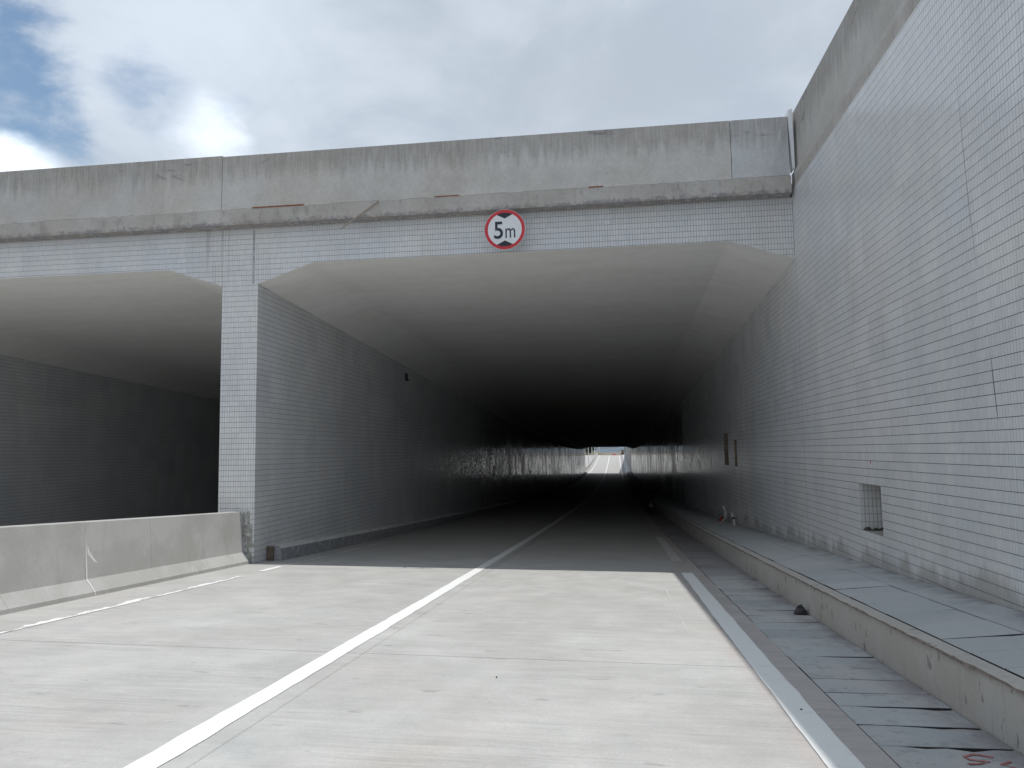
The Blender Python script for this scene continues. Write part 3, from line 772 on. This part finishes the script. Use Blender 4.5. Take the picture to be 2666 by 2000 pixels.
# raw mortar shown where tiles are gone
for k in range(26):
    v = random.uniform(0.0, 0.95); u = -6.84-0.10*v+random.uniform(-.09, .07)
    bv, bf = blob((u, 0.006, v), random.uniform(.022, .05), 6, 4, .35)
    link('mortar_patch', mesh('mortar_patch', [(p_, max(q_, 0.006-0.02*random.random()-.004) if q_ < 0.006 else q_, r_) for p_, q_, r_ in bv], bf), M_MORTAR, facade)
# pier side face inside the near bay
psub = extrude([(XL-0.006, -1.0), (XL-0.006, 7.0)], 0.0, YT1, 14.0, False, lambda y: -0.0)
pw = under(link('pier_wall', mesh('pier_wall', *join([([(XL-0.006, 0.006, -1.5), (XL-0.006, YT1, -1.5), (XL-0.006, YT1, 6.3), (XL-0.006, 0.006, 6.3)], [(0, 1, 2, 3)])])), M_GROUT), up_)
frame_p = lambda u, v, w: np.stack([XL-0.006+w, u, v], -1)
pcells = make_cells(0.002, YT1, lambda y: zr(y)-0.03, lambda y: ZH+zr(y)-0.002)
tag(link('tile_field', tile_mesh('pier_tiles', pcells, frame_p, False, M_TILE_P), None, pw), kind='stuff')
link('tile_run', mesh('tile_run', [(XL-0.001, YT1, -5), (XL-0.001, Y_END, -5), (XL-0.001, Y_END, 6.3), (XL-0.001, YT1, 6.3)], [(0, 1, 2, 3)]), M_TILE_FAR, pw)
# left bay walls
under(link('bay_wall', mesh('bay_wall', [(XP, 0.006, -5), (XP, Y_END, -5), (XP, Y_END, 6.3), (XP, 0.006, 6.3)], [(3, 2, 1, 0)]), M_TILE_DULL), up_)
under(link('bay_wall', mesh('bay_wall', [(XLL, -0.3, -5), (XLL, Y_END, -5), (XLL, Y_END, 6.3), (XLL, -0.3, 6.3)], [(0, 1, 2, 3)]), M_TILE_DULL), up_)
# ceilings with sloping haunches
def ceiling(x0, x1, zh, zs, hw):
    return extrude([(x0, zh), (x0+hw, zs), (x1-hw, zs), (x1, zh)], 0.0, Y_END, 2.0, False, zr)
under(link('ceiling', mesh('ceiling', *ceiling(XL-0.004, XR+0.004, ZH, ZS, HW)), M_CEIL), up_)
under(link('ceiling', mesh('ceiling', *ceiling(XLL-0.004, XP+0.004, ZH-0.016, ZS-0.016, HWL)), M_CEIL), up_)
# far mouth: closing wall above the opening, pier end
fz = zr(Y_END)
V, F = [], []
for a, b_ in ((XLL-0.3, XP), (XP, XL), (XL, XR+0.3)):
    k = len(V); V += [(a, Y_END+.004, fz+(ZS if b_ != XL else -1)), (b_, Y_END+.004, fz+(ZS if b_ != XL else -1)), (b_, Y_END+.004, 6.9), (a, Y_END+.004, 6.9)]; F.append((k+3, k+2, k+1, k))
under(link('far_facade', mesh('far_facade', V, F), M_PARAPET_NEW), up_)
# edge beam and parapet panels
OV = -0.26
under(link('edge_beam', mesh('edge_beam', *box(XLL-0.3, 3.150, OV, 0.45, ZT, 6.745)), M_PARAPET), up_)
pxs = [-7.43-1.2*k for k in range(9, 0, -1)] + [-7.43+(9.59/8)*k for k in range(8)] + [2.16, 3.135]
for i, (a, b_) in enumerate(zip(pxs[:-1], pxs[1:])):
    main_r = abs(b_+7.43) < .01 or abs(b_-2.16) < .01
    g = 0.010 if main_r else 0.0009
    jy_ = random.uniform(-.0003, .0003)
    y0, y1 = OV+0.006+jy_, OV+0.27
    zt = 7.815 + (0.02 if a < -7.5 else 0.0)
    v = [(a, y0, 6.752), (b_-g, y0, 6.752), (b_-g, y1, 6.752), (a, y1, 6.752), (a, y0+.012, zt), (b_-g, y0+.012, zt), (b_-g, y1, zt), (a, y1, zt)]
    under(link('parapet_panel', mesh('parapet_panel', *hexa(v)), M_PARAPET_NEW if a > 2 else M_PARAPET), up_)
under(link('joint_filler', mesh('joint_filler', *join([box(-7.46, -7.42, OV+.03, OV+.26, 6.76, 7.80), box(2.13, 2.17, OV+.03, OV+.26, 6.76, 7.79)])), M_DARK), up_)
# pale lime line and steel left in the joint between beam and parapet
M_LIMESEAM = plain('lime', (0.50, 0.49, 0.46), 0.95, var=0.2); xx = -12.6
while xx < 3.0:
    L_ = random.uniform(.08, .5); h_ = random.uniform(.003, .009)
    if random.random() < .62: under(link('lime_seam', mesh('lime_seam', *box(xx, xx+L_, OV-.004, OV+.01, 6.740-h_*.3, 6.748+h_*.5)), M_LIMESEAM), up_)
    xx += L_+random.uniform(.0, .12)
for (a, b_, h_) in ((-6.80, -5.76, .022), (-3.22, -2.74, .014), (-0.36, -0.10, .018)):
    under(link('rusty_strip', mesh('rusty_strip', *box(a, b_, OV-.012, OV+.02, 6.742, 6.742+h_)), M_RUST), up_)
# pale sliver added in the parapet corner; sunlit end face put into its colour
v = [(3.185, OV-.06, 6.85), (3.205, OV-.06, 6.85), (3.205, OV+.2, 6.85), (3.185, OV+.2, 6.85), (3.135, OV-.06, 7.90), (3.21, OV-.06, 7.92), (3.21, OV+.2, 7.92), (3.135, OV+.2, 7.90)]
under(link('sunlit_sliver', mesh('sunlit_sliver', *hexa(v)), plain('pale_sunlit_face', (0.78, 0.80, 0.82), .5, var=.05)), up_)
# small bracket box high on the pier wall
under(link('junction_box', mesh('junction_box', *join([box(XL+.001, XL+.05, 10.3, 10.48, zr(10.4)+4.92, zr(10.4)+5.10), box(XL+.001, XL+.10, 10.34, 10.44, zr(10.4)+4.86, zr(10.4)+4.92)])), M_BLACK), up_)
bpy.context.view_layer.update()

# ---- low kerb along the pier inside the tunnel
M_OLDKERB = plain('shaded_stained_kerb', (0.31, 0.32, 0.335), 0.9, var=0.35, scale=6.0)  # mottled stain, darkened so the front face carries its shade in the colour
lk = empty('kerb_wall', (XL+.12, 0.5, zr(.5)))
tag(lk, 'low stained concrete kerb along the foot of the pier inside the tunnel', 'kerb')
lkp = [(XL+.001, -.2), (XL+.30, -.2), (XL+.285, .235), (XL+.235, .285), (XL+.001, .29)][::-1]
ky = [0.56] + [0.56+0.9*k for k in range(1, 40)]
M_KERB_LIT = plain('lit_kerb_top', (0.58, 0.58, 0.565), 0.95, var=0.15, scale=6.0)  # skylight on kerb top and chamfer, put into a paler colour
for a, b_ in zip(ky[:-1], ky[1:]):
    V, F = extrude(lkp, a+.008, b_-.008, .45, True, zr); me = mesh('kerb_block', V, F); me.materials.append(M_OLDKERB); me.materials.append(M_KERB_LIT)
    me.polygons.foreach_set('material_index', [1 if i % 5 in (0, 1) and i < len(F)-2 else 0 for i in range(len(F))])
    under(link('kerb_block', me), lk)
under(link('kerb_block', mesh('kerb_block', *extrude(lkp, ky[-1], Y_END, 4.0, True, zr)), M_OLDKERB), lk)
under(link('end_board', mesh('end_board', *box(XL+.02, XL+.14, 0.50, 0.553, zr(.5)-.05, zr(.5)+.275)), plain('brown_board', (0.16, 0.125, 0.10), .9, var=.3)), lk)

# ================================================================ BARRIER ON THE LEFT
ba = empty('concrete_barrier', (-7.1, -3, zr(-3)))
tag(ba, 'pale sloped concrete safety barrier along the left edge, ending at the pier', 'barrier')
XB = -6.835
bp = [(XB, -.15), (XB, .055), (XB-.125, .215), (XB-.175, .955), (XB-.185, .965), (XB-.365, .965), (XB-.375, .955), (XB-.425, .215), (XB-.55, .055), (XB-.55, -.15)][::-1]
bj = [-0.10, -1.46, -2.90, -4.32, -5.75, -7.2, -8.7, -10.2, -11.7, -13.2, -14.7]
for b_, a in zip(bj[:-1], bj[1:]):
    under(link('barrier_segment', mesh('barrier_segment', *extrude(bp, a+.0015, b_-.0015, .75, True, zr)), M_BARRIER), ba)
under(link('barrier_run', mesh('barrier_run', *extrude(bp, -105, bj[-1], 3, True, zr)), M_BARRIER), ba)
# white mortar squeezed out of one joint
M_LIME = plain('white_mortar', (0.66, 0.66, 0.645), .95, var=.1, scale=30.)
seam = []
for (x0, z0), (x1, z1), w0, w1 in (((XB-.1635, .78), (XB-.142, .47), .003, .014), ((XB-.142, .47), (XB-.124, .215), .014, .015), ((XB-.124, .215), (XB+.001, .055), .013, .010), ((XB+.001, .055), (XB+.001, -.02), .012, .012)):
    o_ = .005; zb = zr(-4.32)
    seam.append(([(x0+o_, -4.32-w0, zb+z0), (x0+o_, -4.32+w0, zb+z0), (x1+o_, -4.32+w1, zb+z1), (x1+o_, -4.32-w1, zb+z1)], [(0, 3, 2, 1), (0, 1, 2, 3)]))
seam = [([*v], [f[0]]) for v, f in seam]
under(link('mortar_seam', mesh('mortar_seam', *join(seam)), M_LIME), ba)
V = [(XB-.157+.005, -4.29, zr(-4.3)+.66), (XB-.150+.005, -4.24, zr(-4.3)+.56), (XB-.140+.005, -4.10, zr(-4.2)+.40), (XB-.142+.005, -4.17, zr(-4.2)+.43), (XB-.152+.005, -4.285, zr(-4.3)+.54)]
under(link('mortar_smear', mesh('mortar_smear', V, [(4, 3, 2, 1, 0)]), M_LIME), ba)

# ================================================================ HEIGHT LIMIT SIGN
SR = 0.372; SC = Vector((-1.885, -0.40, 6.015))
sg = empty('height_limit_sign', SC)
tag(sg, 'round red-rimmed height limit sign reading 5m above the tunnel mouth', 'sign')
def disc(r, y0, y1, n=64):
    V = [(r*math.cos(2*math.pi*i/n), y0, r*math.sin(2*math.pi*i/n)) for i in range(n)] + [(r*math.cos(2*math.pi*i/n), y1, r*math.sin(2*math.pi*i/n)) for i in range(n)]
    F = [tuple(range(n)), tuple(range(2*n-1, n-1, -1))] + [(i, n+i, n+(i+1) % n, (i+1) % n) for i in range(n)]
    return V, F
def ring(r0, r1, y, n=64):
    V = []
    for i in range(n):
        t = 2*math.pi*i/n; V += [(r0*math.cos(t), y, r0*math.sin(t)), (r1*math.cos(t), y, r1*math.sin(t))]
    F = [(2*i, 2*i+1, (2*i+3) % (2*n), (2*i+2) % (2*n)) for i in range(n)]
    return V, F
link('sign_plate', mesh('sign_plate', *disc(SR, 0.0, 0.018)), M_WHITE, sg)
link('red_rim', mesh('red_rim', *ring(SR*.835, SR*.985, -0.003)), M_RED, sg)
for s in (1, -1):
    n = 12; pts = [(0, .545*s)]
    for i in range(n+1):
        x = -.385+.77*i/n; pts.append((x, s*math.sqrt(.833**2-x*x)))
    V = [(a*SR, -0.0035, b_*SR) for a, b_ in pts]
    f = tuple(range(len(V)));
    link('arrow_head', mesh('arrow_head', V, [f if s < 0 else tuple(reversed(f))]), M_NAVY, sg)
def glyph(ch, x0, x1, z0, z1, bold):
    cu_ = bpy.data.curves.new('digit', 'FONT'); cu_.body = ch; cu_.offset = bold
    o = bpy.data.objects.new('tmp_glyph', cu_); COL.objects.link(o)
    bpy.context.view_layer.update()
    dg = bpy.context.evaluated_depsgraph_get()
    me = bpy.data.meshes.new_from_object(o.evaluated_get(dg)); bpy.data.objects.remove(o)
    xs = [v.co.x for v in me.vertices]; ys = [v.co.y for v in me.vertices]
    ax, bx_, ay, by = min(xs), max(xs), min(ys), max(ys)
    for v in me.vertices:
        u = (v.co.x-ax)/(bx_-ax); w = (v.co.y-ay)/(by-ay)
        v.co = (SR*(x0+(x1-x0)*u), -0.004, SR*(z0+(z1-z0)*w))
    me.update(); me.name = 'glyph'
    return me
link('digit_five', glyph('5', -.53, -.09, -.45, .40, 0.012), M_NAVY, sg)
link('letter_m', glyph('m', .03, .51, -.42, .05, 0.0), M_NAVY, sg)
for sx in (-1, 1):
    link('bracket', mesh('bracket', *box(sx*.16-.015, sx*.16+.015, 0.018, 0.398, -.012, .012)), M_STEEL, sg)
    link('bolt', mesh('bolt', *tube([(sx*.16, -.006, .0), (sx*.16, .002, .0)], .007, 8)), M_STEEL, sg)

# ================================================================ SMALL THINGS
# stick leaning across the edge beam
st = tag(link('wooden_stick', mesh('wooden_stick', *tube([(-4.985, OV-.10, 6.215), (-4.65, OV-.06, 6.46), (-4.29, OV-.02, 6.725)], [.013, .015, .012], 8)), M_WOOD),
         'thin grey wooden stick slanting across the edge of the parapet left of the sign', 'stick')
# capped conduit stubs on the walkway
c1 = empty('conduit_pipe', (3.02, 8.9, wtop(3.0, 8.9)))
tag(c1, 'bent white plastic conduit pipe with a red collar standing on the tunnel walkway', 'pipe')
link('pipe', mesh('pipe', *tube([(-.10, 0, 0), (-.03, 0, .05), (.035, 0, .16), (.04, 0, .28), (.005, 0, .40), (-.03, 0, .47)], .036, 12)), M_PVC, c1)
link('collar', mesh('collar', *tube([(-.14, 0.02, .03), (-.08, .02, .10), (-.05, .02, .16)], .042, 10)), plain('red_tape', (0.22, 0.03, 0.025), .6), c1)
c2 = empty('conduit_pipe', (3.05, 7.4, wtop(3.0, 7.4)))
tag(c2, 'short straight white plastic conduit pipe with a dark band, nearer on the walkway', 'pipe')
link('pipe', mesh('pipe', *tube([(.03, 0, 0), (.02, 0, .12), (-.01, 0, .24), (-.04, 0, .35)], .036, 12)), M_PVC, c2)
link('band', mesh('band', *tube([(.012, 0, .165), (-.003, 0, .215)], .039, 12)), M_DARK, c2)
# dark clod at the kerb
def lumpy(c, r, sz, jit=.3, n=12, m=8):
    return blob(c, r, n, m, jit)
cl = [blob((0, 0, .035), .062, 12, 8, .22), blob((-.045, -.02, .015), .035, 9, 6, .25), blob((.03, -.02, .02), .04, 9, 6, .25), blob((-.005, .0, .085), .030, 9, 6, .35)]
o = link('dirt_clod', mesh('dirt_clod', *join(cl), True), plain('wet_clod', (0.055, 0.05, 0.055), .9, var=.4, scale=30.)); o.location = (2.085, -4.22, gtop(2.08, -4.22)-.004)
tag(o, 'dark lump of mud lying in the gutter against the kerb', 'mud lump')
# crumbs of concrete in the gutter and at the wall foot
crumbs = [(1.16, -8.25, .007, 'tiny dark stone lying on the white right edge line'), (-0.95, -7.72, .007, 'tiny dark stone on the sunlit road beside the transverse joint'),
          (2.13, -8.0, .011, 'pale crumb of concrete in the gutter at the foot of the kerb'), (1.62, -7.6, .008, 'small grey crumb lying on a gutter slab away from the kerb')]
for k_, (x, y, r_, lab) in enumerate(crumbs):
    o = link('stone', mesh('stone', *blob((0, 0, r_*.4), r_, 7, 5, .3)), M_DARK if k_ < 2 else M_MORTAR)
    o.location = (x, y, (rd(x, y)+.005 if x < 1.43 else gtop(x, y))-.001); tag(o, lab, 'stone')
# red sprayed mark on a gutter slab
def stroke(pts, w, parent, mat, name, zf):
    V, F = [], []
    for i, (x, y) in enumerate(pts):
        a = Vector(pts[min(i+1, len(pts)-1)])-Vector(pts[max(i-1, 0)]); nrm = Vector((-a.y, a.x)).normalized()*w*random.uniform(.6, 1.2)
        V += [(x-nrm.x, y-nrm.y, zf(x, y)+.009), (x+nrm.x, y+nrm.y, zf(x, y)+.009)]
    for i in range(len(pts)-1): F.append((2*i, 2*i+1, 2*i+3, 2*i+2))
    return link(name, mesh(name, V, F), mat, parent)
stroke([(1.98, -9.02), (1.90, -8.98), (1.83, -9.02), (1.84, -9.07), (1.93, -9.09), (1.86, -9.13), (1.80, -9.14)], .010, gut, M_REDPAINT, 'spray_mark', gtop)
stroke([(2.04, -9.08), (1.97, -9.13), (2.02, -9.17), (1.95, -9.23), (2.02, -9.27)], .011, gut, M_REDPAINT, 'spray_mark', gtop)

# ---- scooter parked in the dark of the tunnel
sc_ = empty('motor_scooter', (1.62, 24.4, rd(1.62, 24.4)))
tag(sc_, 'dark motor scooter parked beside the gutter deep inside the tunnel', 'scooter')
M_SC = plain('dark_paint', (0.03, 0.03, 0.035), .3)
def wheel(y):
    V, F = [], []
    n, m = 20, 8
    for i in range(n):
        a = 2*math.pi*i/n
        for j in range(m):
            b_ = 2*math.pi*j/m; r = .20+.045*math.cos(b_)
            V.append((.045*math.sin(b_), y+r*math.cos(a), .245+r*math.sin(a)))
    for i in range(n):
        for j in range(m): F.append((i*m+j, ((i+1) % n)*m+j, ((i+1) % n)*m+(j+1) % m, i*m+(j+1) % m))
    return V, F
def loft(secs, n=10):
    """sections: (y, cx_half_width, z_low, z_high)"""
    V, F = [], []
    for (y, w, a, b_) in secs:
        for k in range(n):
            t = 2*math.pi*k/n; cx_ = math.copysign(abs(math.cos(t))**.7, math.cos(t)); sz = math.copysign(abs(math.sin(t))**.7, math.sin(t))
            V.append((w*cx_, y, (a+b_)/2+(b_-a)/2*sz))
    for i in range(len(secs)-1):
        for k in range(n): F.append((i*n+k, i*n+(k+1) % n, (i+1)*n+(k+1) % n, (i+1)*n+k))
    F.append(tuple(range(n-1, -1, -1))); F.append(tuple((len(secs)-1)*n+k for k in range(n)))
    return V, F
for yw in (0.0, 1.22):
    w_ = link('wheel', mesh('wheel', *wheel(yw), True), M_RUBBER, sc_)
    link('rim', mesh('rim', *tube([(-.03, yw, .245), (.03, yw, .245)], .155, 16)), M_STEEL, w_)
link('body', mesh('body', *loft([(-.28, .06, .62, .70), (-.15, .14, .50, .74), (.15, .17, .36, .74), (.42, .16, .30, .70), (.55, .13, .24, .40), (.85, .14, .24, .34), (.98, .16, .26, .80), (1.08, .12, .45, .98), (1.16, .07, .60, .95)]), True), M_SC, sc_)
link('seat', mesh('seat', *loft([(-.26, .08, .72, .80), (-.1, .14, .72, .83), (.2, .14, .72, .82), (.46, .09, .70, .77)]), True), M_BLACK, sc_)
link('handlebar', mesh('handlebar', *tube([(-.34, .93, 1.03), (-.2, 1.0, 1.04), (0, 1.04, 1.0), (.2, 1.0, 1.04), (.34, .93, 1.03)], .018, 8)), M_BLACK, sc_)
link('fork', mesh('fork', *tube([(.07, 1.22, .245), (.06, 1.12, .7)], .022, 8)), M_STEEL, sc_)
for s in (-1, 1):
    mr_ = link('mirror', mesh('mirror', *loft([(.955, .045, 1.20, 1.28), (.975, .055, 1.19, 1.29)])), M_BLACK, sc_); mr_.location.x = s*.26
    link('mirror_stem', mesh('mirror_stem', *tube([(s*.2, 1.0, 1.04), (s*.26, .97, 1.22)], .008, 6)), M_BLACK, sc_)
link('tail_light', mesh('tail_light', *box(-.07, .07, -.30, -.27, .60, .67)), plain('tail_lens', (.09, .015, .015), .3), sc_)
link('number_plate', mesh('number_plate', *box(-.09, .09, -.33, -.32, .40, .52)), plain('grey_plate', (.30, .28, .28), .5), sc_)
link('mudguard', mesh('mudguard', *box(-.05, .05, -.318, -.26, .36, .62)), M_BLACK, sc_)

# ================================================================ BEYOND THE FAR MOUTH
fb = empty('concrete_barrier', (-7.1, 160, zr(160)))
tag(fb, 'white concrete median barrier seen beyond the far mouth of the tunnel', 'barrier')
for k in range(20):
    a = Y_END+.3+k*6.0
    under(link('barrier_segment', mesh('barrier_segment', *extrude(bp, a, a+5.99, 3, True, zr)), M_BARRIER), fb)
fw = empty('retaining_wall', (XR, 160, 0))
tag(fw, 'pale wall along the right of the road beyond the far tunnel mouth', 'wall')
def fwtop(y): return 3.3+(zr(280)+.6-3.3)*((y-Y_END)/126.0)
ys = yrange(Y_END+.02, 280, 7)
for a, b_ in zip(ys[:-1], ys[1:]):
    under(link('wall_panel', mesh('wall_panel', *hexa([(XR, a, rd(3, a)-.5), (XR+.3, a, rd(3, a)-.5), (XR+.3, b_-.01, rd(3, b_)-.5), (XR, b_-.01, rd(3, b_)-.5), (XR, a, fwtop(a)), (XR+.3, a, fwtop(a)), (XR+.3, b_-.01, fwtop(b_)), (XR, b_-.01, fwtop(b_))])), M_PARAPET_NEW), fw)
tag(link('pavement', mesh('far_pavement', *strip(2.165, 3.25, Y_END, 275, .2, 3.0)), M_WALK), kind='structure')
lwf = tag(link('retaining_wall', mesh('left_far_wall', *hexa([(XLL-.4, Y_END, -5), (XLL, Y_END, -5), (XLL, 275, -1), (XLL-.4, 275, -1), (XLL-.4, Y_END, 6.9), (XLL, Y_END, 6.9), (XLL, 275, zr(275)+.8), (XLL-.4, 275, zr(275)+.8)])), M_PARAPET_NEW),
          'pale wall on the far left beyond the tunnel, mostly hidden by the barrier', 'wall')
# white lamp posts on the median
P0 = None
ords = ['nearest', 'second', 'third', 'fourth', 'fifth', 'farthest']
for k, Y in enumerate((176, 200, 231, 263, 304, 342)):
    r_ = empty('lamp_post', (-7.72, Y, zr(Y)-.1))
    tag(r_, f'{ords[k]} white lamp post in the row beyond the far tunnel mouth', 'lamp post', 'white lamp posts beyond the tunnel')
    if P0 is None:
        P0 = [('pole', mesh('pole', *tube([(0, 0, 0), (0, 0, 4), (0, 0, 8.5)], [.12, .10, .07], 10)), plain('white_post', (.72, .74, .75), .5)),
              ('arm', mesh('arm', *tube([(0, 0, 8.4), (.5, 0, 8.75), (1.3, 0, 8.8)], .04, 8)), M_WHITE), ('lamp_head', mesh('lamp_head', *box(1.2, 1.8, -.12, .12, 8.74, 8.84)), M_STEEL)]
    for nme, me_, mt_ in P0: link(nme, me_, mt_, r_)
# trees
def leaf_mesh(name, n, rx, ry, rz, size, clumps):
    cs = [(RNG.normal(0, .42)*rx, RNG.normal(0, .42)*ry, RNG.normal(0, .42)*rz) for _ in range(clumps)]
    V = np.zeros((n, 4, 3))
    for i in range(n):
        c = cs[RNG.integers(clumps)]; p = np.array(c)+RNG.normal(0, .20, 3)*np.array([rx, ry, rz])
        a = RNG.normal(0, 1, 3); a /= np.linalg.norm(a); b_ = np.cross(a, RNG.normal(0, 1, 3)); b_ /= np.linalg.norm(b_)+1e-9
        s = size*RNG.uniform(.6, 1.3)
        V[i] = [p-a*s-b_*s*.5, p+a*s-b_*s*.5, p+a*s+b_*s*.5, p-a*s+b_*s*.5]
    return mesh(name, V.reshape(-1, 3), [(4*i, 4*i+1, 4*i+2, 4*i+3) for i in range(n)])
TL = [('bushy dark green tree farthest left behind the lamp posts', -17.5, 262, 4.5, M_LEAF2), ('broad green tree between the lamp posts beyond the tunnel', -14.5, 300, 5.0, M_LEAF), ('dark leafy tree close behind the third lamp post', -12.6, 318, 5.0, M_LEAF2), ('green tree at the right end of the row behind the posts', -13.5, 372, 6.0, M_LEAF), ('tall dark tree rising behind the left row of trees', -21.0, 380, 8.0, M_LEAF2)]
for lab, x, y, hgt, mt_ in TL:
    t_ = empty('tree', (x, y, ground_z(y) if abs(x) > 17.9 or y > 275 else zr(y)))
    tag(t_, lab, 'tree', 'trees beyond the tunnel')
    link('trunk', mesh('trunk', *tube([(0, 0, -.3), (.05, 0, hgt*.3), (.0, .1, hgt*.6)], [.18, .13, .07], 8)), M_BARK, t_)
    c_ = link('crown', leaf_mesh('crown', 1500, hgt*.55, hgt*.55, hgt*.5, .20, 14), mt_, t_); c_.location = (0, 0, hgt*.55)
# earth bank, hoarding, barrier and far hills
def heightfield(x0, x1, y0, y1, nx, ny, fn):
    V = [(x0+(x1-x0)*i/nx, y0+(y1-y0)*j/ny, fn(i/nx, j/ny)) for j in range(ny+1) for i in range(nx+1)]
    F = [(j*(nx+1)+i, j*(nx+1)+i+1, (j+1)*(nx+1)+i+1, (j+1)*(nx+1)+i) for j in range(ny) for i in range(nx)]
    return V, F
gz = ground_z(300)
bank = tag(link('earth_bank', mesh('earth_bank', *heightfield(-30, -3.2, 318, 350, 28, 12, lambda u, v: gz-.2+3.0*math.sin(math.pi*v)*max(0, 1-u**3)*(1+.15*math.sin(u*25)+.1*math.sin(v*9+u*7))), True), plain('grassy_soil', (.15, .14, .085), .95, var=.4, scale=.8)), kind='structure')
hills = tag(link('hills', mesh('hills', *heightfield(-900, 900, 420, 1200, 60, 12, lambda u, v: -3+(55+30*math.sin(u*9+1)+18*math.sin(u*23)+6*math.sin(u*61))*math.sin(math.pi*v/2)), True), M_HILL), kind='structure')
hd = empty('hoarding', (4.0, 300, gz))
tag(hd, 'dark green sheet hoarding at the right side beyond the far tunnel mouth', 'hoarding')
for k in range(8):
    under(link('sheet', mesh('sheet', *box(3.6, 3.66, 282+k*4, 285.98+k*4, gz+.6, gz+4.2)), M_GREENPANEL), hd)
    under(link('post', mesh('post', *box(3.67, 3.75, 281.95+k*4, 282.05+k*4, gz-.3, gz+4.2)), M_STEEL), hd)
rb = empty('road_barrier', (-1.2, 292, gz))
tag(rb, 'low red plastic barrier across the crest of the far road', 'barrier')
for k in range(1):
    x0 = -1.6+k*1.55
    under(link('barrier_block', mesh('barrier_block', *hexa([(x0, 291.8, gz), (x0+1.5, 291.8, gz), (x0+1.5, 292.2, gz), (x0, 292.2, gz), (x0+.05, 291.92, gz+.35), (x0+1.45, 291.92, gz+.35), (x0+1.45, 292.08, gz+.35), (x0+.05, 292.08, gz+.35)])), M_RED), rb)
kiosk = empty('guard_hut', (2.6, 296, gz))
tag(kiosk, 'small tan hut with a red base at the right end of the far road', 'hut')
under(link('base', mesh('base', *box(2.0, 3.2, 295.4, 296.6, gz, gz+.7)), plain('dull_red', (.20, .06, .05), .7)), kiosk)
under(link('wall', mesh('wall', *box(2.03, 3.17, 295.43, 296.57, gz+.703, gz+1.9)), plain('tan_wall', (.45, .36, .27), .8)), kiosk)
under(link('roof', mesh('roof', *box(1.85, 3.35, 295.2, 296.8, gz+1.903, gz+2.03)), plain('tan_roof', (.52, .46, .38), .8)), kiosk)
bpy.context.view_layer.update()
